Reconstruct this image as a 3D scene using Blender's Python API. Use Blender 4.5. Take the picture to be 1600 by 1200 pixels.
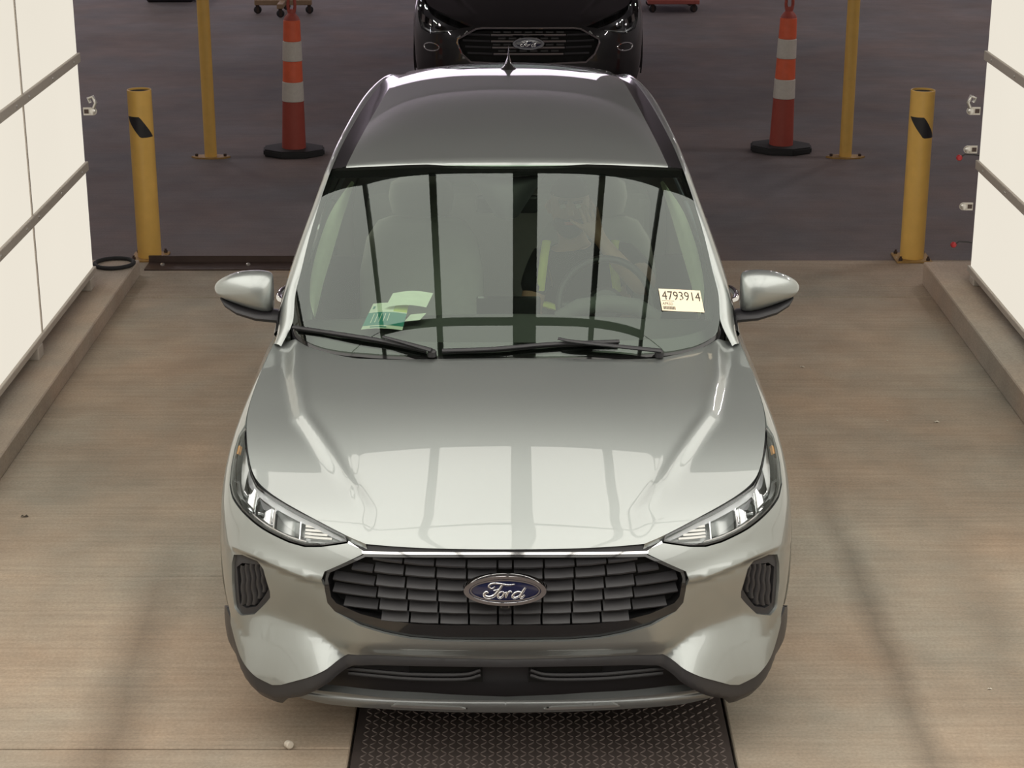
import bpy, bmesh, math, random
import numpy as np
from mathutils import Vector, Matrix
from mathutils.geometry import delaunay_2d_cdt

for o in list(bpy.data.objects):
    bpy.data.objects.remove(o, do_unlink=True)
scene = bpy.context.scene
COL = scene.collection
random.seed(7)

# ------------------------------------------------------------------ camera
cam_d = bpy.data.cameras.new('camera')
cam = bpy.data.objects.new('camera', cam_d)
COL.objects.link(cam)
cam.location = (0.035, -5.38, 3.16)
cam.rotation_euler = (math.radians(90 - 19.0), math.radians(0.076), math.radians(0.11))
cam_d.sensor_width = 36.0
cam_d.lens = 2990.0 / 1600.0 * 36.0
cam_d.clip_start = 0.05
cam_d.clip_end = 200
scene.camera = cam

# ------------------------------------------------------------------ world, light levels, exposure
SKY = (0.97, 0.84, 1.0)
SKY_STRENGTH = 2.1
WALL_GLOW = 0.84          # backlit side panels
FILL_LAMP_W = 70.0             # each unseen fill lamp added under the hall ceiling
CEIL_GLOW = 2.4           # backlit ceiling panels
w = bpy.data.worlds.new('overcast_daylight')
w.use_nodes = True
bg = w.node_tree.nodes['Background']
bg.inputs['Color'].default_value = (*SKY, 1)
bg.inputs['Strength'].default_value = SKY_STRENGTH
scene.world = w
scene.view_settings.view_transform = 'Standard'
scene.view_settings.look = 'None'
scene.view_settings.gamma = 1.0
scene.view_settings.exposure = 0.0
scene.view_settings.use_curve_mapping = False
scene.cycles.max_bounces = 10
scene.cycles.transparent_max_bounces = 16

# ------------------------------------------------------------------ materials
MATS = {}
def mat(name, col, rough=0.5, metal=0.0, coat=0.0, var=0.08, scale=30.0, bump=0.0, bscale=200.0, spec=0.5, ior=1.5, coat_r=0.03):
    """Principled material whose colour varies a little with procedural noise"""
    if name in MATS: return MATS[name]
    m = bpy.data.materials.new(name); m.use_nodes = True
    nt = m.node_tree; p = nt.nodes['Principled BSDF']
    tc = nt.nodes.new('ShaderNodeTexCoord')
    nz = nt.nodes.new('ShaderNodeTexNoise'); nz.inputs['Scale'].default_value = scale; nz.inputs['Detail'].default_value = 4
    nt.links.new(tc.outputs['Object'], nz.inputs['Vector'])
    mx = nt.nodes.new('ShaderNodeMix'); mx.data_type = 'RGBA'
    mx.inputs['A'].default_value = (*[c * (1 - var) for c in col], 1)
    mx.inputs['B'].default_value = (*[min(1, c * (1 + var)) for c in col], 1)
    nt.links.new(nz.outputs['Fac'], mx.inputs['Factor'])
    nt.links.new(mx.outputs['Result'], p.inputs['Base Color'])
    p.inputs['Roughness'].default_value = rough
    p.inputs['Metallic'].default_value = metal
    p.inputs['Coat Weight'].default_value = coat
    p.inputs['Coat Roughness'].default_value = coat_r
    p.inputs['Coat IOR'].default_value = 1.62
    p.inputs['Specular IOR Level'].default_value = spec
    p.inputs['IOR'].default_value = ior
    if bump:
        n2 = nt.nodes.new('ShaderNodeTexNoise'); n2.inputs['Scale'].default_value = bscale; n2.inputs['Detail'].default_value = 5
        nt.links.new(tc.outputs['Object'], n2.inputs['Vector'])
        b = nt.nodes.new('ShaderNodeBump'); b.inputs['Strength'].default_value = bump; b.inputs['Distance'].default_value = 0.01
        nt.links.new(n2.outputs['Fac'], b.inputs['Height']); nt.links.new(b.outputs['Normal'], p.inputs['Normal'])
    MATS[name] = m
    return m

def emit_mat(name, col, strength, var=0.03):
    m = bpy.data.materials.new(name); m.use_nodes = True
    nt = m.node_tree; nt.nodes.remove(nt.nodes['Principled BSDF'])
    e = nt.nodes.new('ShaderNodeEmission'); e.inputs['Strength'].default_value = strength
    nz = nt.nodes.new('ShaderNodeTexNoise'); nz.inputs['Scale'].default_value = 0.8
    geo = nt.nodes.new('ShaderNodeNewGeometry')
    nt.links.new(geo.outputs['Position'], nz.inputs['Vector'])
    mx = nt.nodes.new('ShaderNodeMix'); mx.data_type = 'RGBA'
    mx.inputs['A'].default_value = (*[c * (1 - var) for c in col], 1)
    mx.inputs['B'].default_value = (*[c * (1 + var) for c in col], 1)
    nt.links.new(nz.outputs['Fac'], mx.inputs['Factor'])
    nt.links.new(mx.outputs['Result'], e.inputs['Color'])
    nt.links.new(e.outputs['Emission'], nt.nodes['Material Output'].inputs['Surface'])
    return m

def glass_mat(name, tint, ior=1.5, boost=1.0):
    """thin glazing: tinted see-through with a Fresnel mirror on top"""
    m = bpy.data.materials.new(name); m.use_nodes = True
    nt = m.node_tree; nt.nodes.remove(nt.nodes['Principled BSDF'])
    t = nt.nodes.new('ShaderNodeBsdfTransparent'); t.inputs['Color'].default_value = (*tint, 1)
    g = nt.nodes.new('ShaderNodeBsdfGlossy'); g.inputs['Roughness'].default_value = 0.0; g.inputs['Color'].default_value = (0.91, 0.99, 0.96, 1)
    fr = nt.nodes.new('ShaderNodeFresnel'); fr.inputs['IOR'].default_value = ior
    mu = nt.nodes.new('ShaderNodeMath'); mu.operation = 'MULTIPLY'; mu.inputs[1].default_value = boost; mu.use_clamp = True
    mx = nt.nodes.new('ShaderNodeMixShader')
    nt.links.new(fr.outputs['Fac'], mu.inputs[0]); nt.links.new(mu.outputs[0], mx.inputs['Fac'])
    nt.links.new(t.outputs[0], mx.inputs[1]); nt.links.new(g.outputs[0], mx.inputs[2])
    nt.links.new(mx.outputs[0], nt.nodes['Material Output'].inputs['Surface'])
    return m

def concrete_mat(name, col, brush=0.5, stains=False, brush_axis='X'):
    m = bpy.data.materials.new(name); m.use_nodes = True
    nt = m.node_tree; p = nt.nodes['Principled BSDF']; N = nt.nodes.new; L = nt.links.new
    geo = N('ShaderNodeNewGeometry')
    def noise(scale, vec_scale=(1, 1, 1), detail=6, rough=0.6):
        mp = N('ShaderNodeMapping'); mp.inputs['Scale'].default_value = vec_scale
        L(geo.outputs['Position'], mp.inputs['Vector'])
        n = N('ShaderNodeTexNoise'); n.inputs['Scale'].default_value = scale; n.inputs['Detail'].default_value = detail; n.inputs['Roughness'].default_value = rough
        L(mp.outputs['Vector'], n.inputs['Vector']); return n
    big = noise(0.55); mid = noise(3.0); fine = noise(90.0); br = noise(14.0, (0.12, 3.2, 1) if brush_axis == 'X' else (3.2, .12, 1), 3)
    def ramp(n, lo, hi, a, b):
        r = N('ShaderNodeMapRange'); r.inputs['From Min'].default_value = lo; r.inputs['From Max'].default_value = hi
        r.inputs['To Min'].default_value = a; r.inputs['To Max'].default_value = b
        L(n, r.inputs['Value']); return r.outputs[0]
    def mul(a, b):
        x = N('ShaderNodeMath'); x.operation = 'MULTIPLY'; L(a, x.inputs[0]); L(b, x.inputs[1]); return x.outputs[0]
    f = mul(ramp(big.outputs['Fac'], .3, .7, .80, 1.18), ramp(mid.outputs['Fac'], .3, .7, .88, 1.10))
    f = mul(f, ramp(fine.outputs['Fac'], .3, .7, .86, 1.12))
    f = mul(f, ramp(br.outputs['Fac'], .3, .7, 1 - .12 * brush, 1 + .10 * brush))
    if stains:
        sep = N('ShaderNodeSeparateXYZ'); L(geo.outputs['Position'], sep.inputs[0])
        def band(x0, slope, width, amount, yfade0, yfade1):
            # worn tyre track: |x - x0 - slope*y + wobble| < width
            wob = noise(2.2, (1, 1, 1), 4)
            a = N('ShaderNodeMath'); a.operation = 'MULTIPLY_ADD'; L(sep.outputs['Y'], a.inputs[0]); a.inputs[1].default_value = -slope; L(sep.outputs['X'], a.inputs[2])
            c = N('ShaderNodeMath'); c.operation = 'MULTIPLY_ADD'; L(wob.outputs['Fac'], c.inputs[0]); c.inputs[1].default_value = 0.16; L(a.outputs[0], c.inputs[2])
            d = N('ShaderNodeMath'); d.operation = 'SUBTRACT'; L(c.outputs[0], d.inputs[0]); d.inputs[1].default_value = x0 + .08
            e = N('ShaderNodeMath'); e.operation = 'ABSOLUTE'; L(d.outputs[0], e.inputs[0])
            k = ramp(e.outputs[0], 0.0, width, amount, 0.0)
            fy = ramp(sep.outputs['Y'], yfade0, yfade1, 1.0, 0.0)
            k2 = mul(k, fy)
            s = N('ShaderNodeMath'); s.operation = 'SUBTRACT'; s.inputs[0].default_value = 1.0; L(k2, s.inputs[1]); s.use_clamp = True
            return s.outputs[0]
        f = mul(f, band(1.37, 0.0, .09, .34, 1.6, 3.0))
        f = mul(f, band(1.75, 0.05, .16, .16, 1.6, 3.0))
        f = mul(f, band(-1.29, -0.05, .15, .34, 1.2, 2.0))
        f = mul(f, band(-1.0, 0.02, .45, .10, 2.6, 5.2))
    mx = N('ShaderNodeMix'); mx.data_type = 'RGBA'; mx.blend_type = 'MULTIPLY'; mx.inputs['Factor'].default_value = 1.0
    hue = N('ShaderNodeMix'); hue.data_type = 'RGBA'
    hue.inputs['A'].default_value = (col[0] * .93, col[1] * 1.0, col[2] * 1.06, 1); hue.inputs['B'].default_value = (col[0] * 1.08, col[1] * .97, col[2] * .92, 1)
    L(ramp(noise(0.9).outputs['Fac'], .35, .65, 0, 1), hue.inputs['Factor'])
    L(hue.outputs['Result'], mx.inputs['A'])
    cb = N('ShaderNodeCombineColor'); L(f, cb.inputs[0]); L(f, cb.inputs[1]); L(f, cb.inputs[2])
    L(cb.outputs[0], mx.inputs['B']); L(mx.outputs['Result'], p.inputs['Base Color'])
    p.inputs['Roughness'].default_value = 0.82; p.inputs['Specular IOR Level'].default_value = 0.3
    bsum = N('ShaderNodeMath'); bsum.operation = 'ADD'; L(br.outputs['Fac'], bsum.inputs[0]); L(fine.outputs['Fac'], bsum.inputs[1])
    b = N('ShaderNodeBump'); b.inputs['Strength'].default_value = 0.25; b.inputs['Distance'].default_value = 0.004
    L(bsum.outputs[0], b.inputs['Height']); L(b.outputs['Normal'], p.inputs['Normal'])
    MATS[name] = m
    return m

M_SILVER = mat('silver_paint', (0.365, 0.39, 0.38), rough=0.42, metal=0.85, coat=1.0, var=0.02, scale=400, coat_r=0.015)
M_BLACKP = mat('black_paint', (0.006, 0.006, 0.007), rough=0.3, metal=0.0, coat=1.0, var=0.1, scale=300, coat_r=0.01)
M_GLOSSB = mat('gloss_black_plastic', (0.012, 0.012, 0.013), rough=0.12, coat=0.6)
M_PLAST = mat('dark_grey_plastic', (0.040, 0.039, 0.042), rough=0.42, bump=0.05, bscale=900)
M_DARK = mat('black_plastic', (0.022, 0.021, 0.024), rough=0.45)
M_PIT = mat('unlit_black', (0.006, 0.006, 0.006), rough=0.9)
M_CHROME = mat('chrome', (0.82, 0.82, 0.83), rough=0.06, metal=1.0, var=0.02)
M_SATIN = mat('satin_silver', (0.45, 0.46, 0.45), rough=0.33, metal=0.8, coat=0.4)
M_RUBBER = mat('tyre_rubber', (0.018, 0.018, 0.019), rough=0.75, bump=0.1, bscale=120)
M_ALLOY = mat('alloy_wheel', (0.45, 0.45, 0.46), rough=0.3, metal=0.9)
M_GLASS = glass_mat('windshield_glass', (0.70, 0.82, 0.70), 1.5, 1.75)
M_SIDEG = glass_mat('tinted_side_glass', (0.10, 0.12, 0.11), 1.5, 1.4)
M_LENS = glass_mat('headlamp_lens', (0.95, 0.96, 0.97), 1.45, 1.2)
M_FRIT = mat('black_ceramic_border', (0.008, 0.008, 0.008), rough=0.05, spec=0.6)
M_WHITE = emit_mat('backlit_wall_panel', (1.0, 0.93, 0.80), WALL_GLOW)
M_CEILP = emit_mat('backlit_ceiling_panel', (1.0, 0.96, 0.88), CEIL_GLOW)
M_BAR = mat('brushed_aluminium_bar', (0.50, 0.45, 0.39), rough=0.55, bump=.03)
M_BEAM = mat('dark_steel_beam', (0.035, 0.034, 0.034), rough=0.6)
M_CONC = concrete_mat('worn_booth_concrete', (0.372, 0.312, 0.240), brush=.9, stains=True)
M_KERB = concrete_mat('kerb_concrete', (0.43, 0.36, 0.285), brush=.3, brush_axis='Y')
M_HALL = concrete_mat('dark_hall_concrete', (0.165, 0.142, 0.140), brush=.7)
M_HALLW = mat('hall_wall_paint', (0.40, 0.38, 0.38), rough=.85)
M_YEL = mat('yellow_safety_paint', (0.80, 0.49, 0.12), rough=0.42, var=.12, scale=12, coat=.2)
M_YELD = mat('scuffed_yellow_paint', (0.36, 0.21, 0.06), rough=0.55, var=.3, scale=40)
M_ORANGE = mat('orange_cone_plastic', (0.78, 0.14, 0.06), rough=0.5, var=.12, scale=20)
M_REDOR = mat('faded_red_cone_plastic', (0.36, 0.065, 0.045), rough=0.55, var=.12, scale=20)
M_BAND = mat('white_reflective_band', (0.62, 0.58, 0.52), rough=0.5, var=.12, scale=60)
M_STEEL = mat('dark_tread_steel', (0.105, 0.085, 0.078), rough=0.45, metal=.5, var=.35, scale=4)
M_RUST = mat('brown_steel_angle', (0.075, 0.050, 0.042), rough=0.55, metal=.4, var=.3, scale=15)
M_SCREW = mat('zinc_screw', (0.62, 0.60, 0.56), rough=0.35, metal=.8)
M_BRACK = mat('white_bracket', (0.62, 0.58, 0.52), rough=0.5)
M_REDK = mat('red_knob', (0.45, 0.03, 0.035), rough=0.4)
M_CREAM = mat('cream_pillar_trim', (0.74, 0.76, 0.60), rough=0.8)
M_SEAT = mat('grey_seat_cloth', (0.30, 0.30, 0.28), rough=0.9, bump=.1, bscale=300)
M_DASH = mat('dark_dashboard', (0.085, 0.085, 0.083), rough=0.8)
M_SKIN = mat('skin', (0.42, 0.24, 0.17), rough=0.55)
M_SHIRT = mat('black_shirt', (0.012, 0.012, 0.015), rough=0.9)
M_HIVIS = mat('lime_high_visibility_tape', (0.62, 0.66, 0.10), rough=0.7)
M_BEARD = mat('dark_hair', (0.03, 0.022, 0.018), rough=0.85)
M_RED = mat('red_painted_board', (0.40, 0.10, 0.08), rough=.6, var=.15)
M_TAN = mat('tan_painted_steel', (0.30, 0.20, 0.12), rough=.6, var=.15)
M_AMBER = mat('amber_reflector', (0.85, 0.36, 0.03), rough=.25, coat=.5)
M_BLUE = mat('dark_blue_enamel', (0.010, 0.014, 0.055), rough=.15, coat=.8)

# ------------------------------------------------------------------ object helpers
def link(name, me, parent=None, m=None):
    o = bpy.data.objects.new(name, me); COL.objects.link(o)
    if parent is not None: o.parent = parent
    if m is not None and me is not None and not me.materials: me.materials.append(m)
    return o
def tag(o, label=None, cat=None, group=None, kind=None):
    if label: o['label'] = label
    if cat: o['category'] = cat
    if group: o['group'] = group
    if kind: o['kind'] = kind
    return o
def thing(name, label, cat, loc=(0, 0, 0), rz=0, group=None):
    o = link(name, None); o.location = loc; o.rotation_euler = (0, 0, rz)
    return tag(o, label, cat, group)
def meshpy(name, v, f, smooth=False):
    me = bpy.data.meshes.new(name); me.from_pydata([tuple(map(float, p)) for p in v], [], f); me.update()
    if smooth: me.shade_smooth()
    return me
def bm_mesh(bm, name, smooth=False):
    bmesh.ops.recalc_face_normals(bm, faces=bm.faces[:])
    me = bpy.data.meshes.new(name); bm.to_mesh(me); bm.free()
    if smooth: me.shade_smooth()
    return me
def box_bm(bm, x0, x1, y0, y1, z0, z1):
    vs = [bm.verts.new((x, y, z)) for x in (x0, x1) for y in (y0, y1) for z in (z0, z1)]
    for f in ((0, 1, 3, 2), (4, 6, 7, 5), (0, 4, 5, 1), (2, 3, 7, 6), (0, 2, 6, 4), (1, 5, 7, 3)):
        bm.faces.new([vs[i] for i in f])
def box_me(name, x0, x1, y0, y1, z0, z1, bev=0.0, seg=1):
    bm = bmesh.new(); box_bm(bm, x0, x1, y0, y1, z0, z1)
    if bev: bmesh.ops.bevel(bm, geom=bm.edges[:] + bm.verts[:], offset=bev, segments=seg, affect='EDGES', profile=.5)
    return bm_mesh(bm, name)
def lathe_me(name, prof, n=32, smooth=True, cap=True):
    """prof: list of (r, z)"""
    v = []; f = []
    for r, z in prof:
        for k in range(n):
            a = 2 * math.pi * k / n; v.append((r * math.cos(a), r * math.sin(a), z))
    for i in range(len(prof) - 1):
        for k in range(n):
            f.append((i * n + k, i * n + (k + 1) % n, (i + 1) * n + (k + 1) % n, (i + 1) * n + k))
    if cap:
        f.append(tuple(range(n))[::-1]); f.append(tuple((len(prof) - 1) * n + k for k in range(n)))
    me = meshpy(name, v, f)
    if smooth:
        me.shade_smooth(); me.set_sharp_from_angle(angle=math.radians(35))
    return me
def tube_me(name, pts, rad, n=10, closed=False, flat=1.0):
    pts = [Vector(p) for p in pts]; N = len(pts); rs = rad if isinstance(rad, (list, tuple)) else [rad] * N
    v = []; f = []; up = Vector((0, 0, 1)); prev = None
    for i, p in enumerate(pts):
        a = pts[(i - 1) % N] if (closed or i > 0) else p; b = pts[(i + 1) % N] if (closed or i < N - 1) else p
        t = (b - a).normalized()
        if prev is None:
            u = t.cross(up) if abs(t.dot(up)) < .95 else t.cross(Vector((0, 1, 0)))
        else:
            u = prev - t * prev.dot(t)
        u.normalize(); prev = u; w_ = t.cross(u)
        for k in range(n):
            an = 2 * math.pi * k / n
            v.append(p + u * (rs[i] * math.cos(an)) + w_ * (rs[i] * flat * math.sin(an)))
    for i in range(N if closed else N - 1):
        j = (i + 1) % N
        for k in range(n):
            f.append((i * n + k, i * n + (k + 1) % n, j * n + (k + 1) % n, j * n + k))
    if not closed:
        f.append(tuple(range(n))[::-1]); f.append(tuple((N - 1) * n + k for k in range(n)))
    me = meshpy(name, v, f); me.shade_smooth(); me.set_sharp_from_angle(angle=math.radians(50)); return me
def grid_me(name, rows, smooth=True, thick=0.0, flip=False):
    R = len(rows); Cn = len(rows[0]); v = [p for r in rows for p in r]; f = []
    for i in range(R - 1):
        for j in range(Cn - 1):
            q = (i * Cn + j, i * Cn + j + 1, (i + 1) * Cn + j + 1, (i + 1) * Cn + j)
            f.append(q[::-1] if flip else q)
    return meshpy(name, v, f, smooth)
def mirror_pts(pts): return [(-p[0], p[1], p[2]) for p in pts]
def prism_me(name, poly, z0, z1):
    n = len(poly); v = [(x, y, z0) for x, y in poly] + [(x, y, z1) for x, y in poly]
    f = [tuple(range(n))[::-1], tuple(range(n, 2 * n))] + [(i, (i + 1) % n, n + (i + 1) % n, n + i) for i in range(n)]
    bm = bmesh.new(); bm.from_mesh(meshpy(name, v, f)); return bm_mesh(bm, name)
def spline(pts, n):
    """Catmull-Rom through pts, n samples"""
    P = [np.array(p, float) for p in pts]; P = [2 * P[0] - P[1]] + P + [2 * P[-1] - P[-2]]
    m = len(P) - 3; out = []
    for i in range(n):
        t = i / (n - 1) * m; k = min(int(t), m - 1); t -= k; a, b, c, d = P[k:k + 4]
        out.append(.5 * ((2 * b) + (-a + c) * t + (2 * a - 5 * b + 4 * c - d) * t * t + (-a + 3 * b - 3 * c + d) * t ** 3))
    return out
def densify(poly, step, closed=True):
    out = []; n = len(poly)
    for i in range(n if closed else n - 1):
        a = np.array(poly[i], float); b = np.array(poly[(i + 1) % n], float); k = max(1, int(round(np.linalg.norm(b - a) / step)))
        for j in range(k): out.append(tuple(a + (b - a) * j / k))
    if not closed: out.append(tuple(poly[-1]))
    return out
def in_poly(p, poly):
    x, y = p; c = False; j = len(poly) - 1
    for i in range(len(poly)):
        xi, yi = poly[i]; xj, yj = poly[j]
        if (yi > y) != (yj > y) and x < (xj - xi) * (y - yi) / (yj - yi) + xi: c = not c
        j = i
    return c
def cdt(poly, holes=(), lines=(), step=.02, bstep=None):
    """triangulate a polygon with holes and crease lines, filled with a regular grid"""
    bstep = bstep or step
    verts = []; edges = []
    def add(pl, closed):
        d = densify(pl, bstep, closed); s = len(verts); verts.extend(d)
        for i in range(len(d) - (0 if closed else 1)): edges.append((s + i, s + (i + 1) % len(d)))
        return d
    P = add(poly, True); Hs = [add(h, True) for h in holes]; [add(l, False) for l in lines]
    B = np.array(verts); xs = B[:, 0]; ys = B[:, 1]
    x = xs.min() + step * .37
    while x < xs.max():
        y = ys.min() + step * .41
        while y < ys.max():
            if in_poly((x, y), P) and not any(in_poly((x, y), h) for h in Hs):
                if np.min((xs - x) ** 2 + (ys - y) ** 2) > (step * .45) ** 2: verts.append((x, y))
            y += step
        x += step
    V, E_, F_, _, _, _ = delaunay_2d_cdt([Vector(p) for p in verts], edges, [], 0, 1e-6)
    F2 = []
    for f in F_:
        c = sum((V[i] for i in f), Vector((0, 0))) / len(f)
        if in_poly(c, P) and not any(in_poly(c, h) for h in Hs): F2.append(tuple(f))
    return [tuple(v) for v in V], F2

# ------------------------------------------------------------------ car body surface (metres; nose at y=0, ground z=0)
def pchip(xk, yk):
    xk = np.array(xk, float); yk = np.array(yk, float); h = np.diff(xk); d = np.diff(yk) / h; m = np.zeros(len(xk))
    for i in range(1, len(xk) - 1):
        if d[i - 1] * d[i] > 0:
            w1 = 2 * h[i] + h[i - 1]; w2 = h[i] + 2 * h[i - 1]; m[i] = (w1 + w2) / (w1 / d[i - 1] + w2 / d[i])
    m[0] = d[0]; m[-1] = d[-1]
    def f(x):
        x = min(max(x, xk[0]), xk[-1]); i = min(max(int(np.searchsorted(xk, x)) - 1, 0), len(h) - 1); t = (x - xk[i]) / h[i]
        return (1 + 2 * t) * (1 - t) ** 2 * yk[i] + t * (1 - t) ** 2 * h[i] * m[i] + t * t * (3 - 2 * t) * yk[i + 1] + t * t * (t - 1) * h[i] * m[i + 1]
    return f
ZK = [.10, .16, .22, .30, .40, .50, .60, .68, .75, .80, .85, .90, .95, 1.0, 1.03, 1.06, 1.10]
WK = [.895, .91, .922, .935, .946, .950, .950, .949, .947, .943, .935, .921, .899, .871, .850, .82, .76]
YK = [.10, .065, .04, .02, .006, .0, .008, .024, .055, .095, .155, .24, .36, .54, .68, .84, 1.10]
wz = pchip(ZK, WK); y0z = pchip(ZK, YK)
NEXP = 4.0; DF = .68; BOW = .06; DR = .45; YR = 4.56
_ph = np.pi / 2 * (lambda t: t * t * (3 - 2 * t))(np.linspace(0, 1, 6001))
_ex = np.maximum(np.sin(_ph), 0) ** (2 / NEXP); _ey = 1 - np.maximum(np.cos(_ph), 0) ** (2 / NEXP)
_ey = (_ey + BOW / DF * _ex ** 2) / (1 + BOW / DF)
_es = np.concatenate([[0], np.cumsum(np.hypot(np.diff(_ex * .945), np.diff(_ey * DF)))]); SF = _es[-1]
_rs = np.concatenate([[0], np.cumsum(np.hypot(np.diff(_ex * .9), np.diff(_ey * DR)))]); SRL = _rs[-1]
LS = YR - DR - DF
def S(s, z):
    """wrap-around body side: s = distance along the plan outline from the nose, z = height"""
    w_ = wz(z); y0 = y0z(z)
    if s <= SF:
        return np.array([w_ * np.interp(s, _es, _ex), y0 + DF * np.interp(s, _es, _ey), z])
    ys = y0 + DF; ye = YR - DR
    if s <= SF + LS:
        t = (s - SF) / LS
        return np.array([w_ * (1 - .03 * t * t), ys + t * (ye - ys), z])
    r = max(SRL - (s - SF - LS), 0)
    return np.array([w_ * .97 * np.interp(r, _rs, _ex), YR - DR * np.interp(r, _rs, _ey), z])
def Sn(s, z):
    e = 4e-3; a = S(s + e, z) - S(max(s - e, 0), z); b = S(s, z + e) - S(s, z - e); n = np.cross(a, b); return n / np.linalg.norm(n)
def s_of_y(y, z):
    lo, hi = 0, SF + LS
    for _ in range(40):
        m_ = (lo + hi) / 2
        if S(m_, z)[1] < y: lo = m_
        else: hi = m_
    return lo
ZERO = lambda s, z: 0.0
def surf_point(s, z, off):
    return S(s, z) + Sn(s, z) * (off(s, z) if callable(off) else off)
def wrap_panel(name, parent, m, poly, holes=(), lines=(), off=ZERO, step=.022, bstep=None, both=True, skirt=.012, tf=None, side=1):
    """panel lying on the body surface, outlined in (s, z); mirrored to both sides when both"""
    V, F = cdt(poly, holes, lines, step, bstep)
    P = []; Nn = []
    fo = off if callable(off) else (lambda s, z: off)
    e = 2e-3
    for s, z in V:
        P.append(surf_point(s, z, fo))
        a = surf_point(s + e, z, fo) - surf_point(max(s - e, 0), z, fo); b = surf_point(s, z + e, fo) - surf_point(s, z - e, fo)
        n = np.cross(a, b); n /= np.linalg.norm(n)
        if s < 1e-3: n[0] = 0; n /= np.linalg.norm(n)
        Nn.append(n)
    # orient faces along n, find boundary
    F2 = []
    for f in F:
        a, b, c = (P[i] for i in f[:3])
        F2.append(f if np.dot(np.cross(b - a, c - a), Nn[f[0]]) > 0 else f[::-1])
    cnt = {}
    for f in F2:
        for i in range(len(f)):
            k = (f[i], f[(i + 1) % len(f)]); cnt[k] = 1
    bnd = [k for k in cnt if (k[1], k[0]) not in cnt]
    verts = [p for p in P]; norms = [n for n in Nn]; faces = list(F2)
    if skirt:
        mp = {}
        for a, b in bnd:
            if V[a][0] < 1e-3 and V[b][0] < 1e-3: continue
            for q in (a, b):
                if q not in mp:
                    mp[q] = (len(verts), len(verts) + 1)
                    verts.append(P[q].copy()); verts.append(P[q] - Nn[q] * skirt)
                    norms.append(None); norms.append(None)
            faces.append((mp[b][0], mp[a][0], mp[a][1], mp[b][1]))
    def finish(sgn):
        vv = [np.array([sgn * p[0], p[1], p[2]]) for p in verts]
        ff = faces if sgn > 0 else [f[::-1] for f in faces]
        nn = [None if n is None else np.array([sgn * n[0], n[1], n[2]]) for n in norms]
        return vv, ff, nn
    if both:
        v1, f1, n1 = finish(1); v2, f2, n2 = finish(-1)
        k = len(v1); vv = v1 + v2; ff = list(f1) + [tuple(i + k for i in f) for f in f2]; nn = n1 + n2
    else:
        vv, ff, nn = finish(side)
    if tf is not None:
        vv = [tf(p) for p in vv]
    me = meshpy(name, vv, [tuple(f) for f in ff], True)
    me.update()
    base = [tuple(n.vector) for n in me.vertex_normals]
    if tf is None:
        me.normals_split_custom_set_from_vertices([base[i] if nn[i] is None else tuple(nn[i]) for i in range(len(nn))])
    return link(name, me, parent, m)

# ------------------------------------------------------------------ setting: hall and drive-through light booth
def struct(name, me, m, parent=None, label=None):
    o = link(name, me, parent, m)
    if parent is None:
        o['kind'] = 'structure'
    if label: o['label'] = label
    return o
HX, HY0, HY1, HZ = 13.0, -15.0, 33.0, 6.5
floor = struct('floor', box_me('floor', -HX, HX, HY0, HY1, -.30, -.045), M_HALL, label='bare concrete floor of the hall and the light booth')
XL, XR = -2.25, 2.457          # inner kerb faces
PL, PR = -0.506, 0.742         # tread plate edges
G = .004
def slab(x0, x1, y0, y1, m, name='concrete_slab', z=0.0):
    return link(name, box_me(name, x0 + G, x1 - G, y0 + G, y1 - G, -.045, z, .004), floor, m)
for y0, y1, z in ((-15, -1.22, 0), (-1.22, .14, 0.0), (.14, 1.48, .001), (1.48, 5.35, 0), (5.35, 6.16, .002)):
    slab(XL - .6, PL if y0 < 4 else PR, y0, y1, M_CONC, z=z)
for y0, y1 in ((-15, 5.35),):
    slab(PR, XR + .6, y0, y1, M_CONC)
slab(PR, XR + .6, 5.35, 6.16, M_CONC, z=.002)
slab(PL, PR, 4.6, 5.35, M_CONC)
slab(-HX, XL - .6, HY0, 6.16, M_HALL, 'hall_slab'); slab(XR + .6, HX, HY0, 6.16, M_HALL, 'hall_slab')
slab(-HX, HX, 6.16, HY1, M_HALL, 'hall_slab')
struct('wall_far', None, None)  # empty that carries the far wall pieces
far = bpy.data.objects['wall_far']; far['label'] = 'far end wall of the hall with a wide open bay door'
OPX0, OPX1, OPZ = -9.5, 2.6, 4.6
for x0, x1, z0, z1 in ((-HX, OPX0, 0, HZ), (OPX1, HX, 0, HZ), (OPX0, OPX1, OPZ, HZ)):
    link('wall_section', box_me('wall_section', x0, x1, HY1, HY1 + .3, z0, z1), far, M_HALLW)
struct('wall_hall_left', box_me('w', -HX - .3, -HX, HY0, HY1, 0, HZ), M_HALLW, label='dark left side wall of the hall')
struct('wall_hall_right', box_me('w', HX, HX + .3, HY0, HY1, 0, HZ), M_HALLW, label='dark right side wall of the hall')
struct('wall_hall_near', box_me('w', -HX, HX, HY0 - .3, HY0, 0, HZ), M_HALLW, label='dark near end wall of the hall')
hall_ceiling = struct('ceiling', box_me('c', -HX, HX, HY0, HY1, HZ, HZ + .3), M_HALLW, label='dark high ceiling of the hall')

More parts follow.
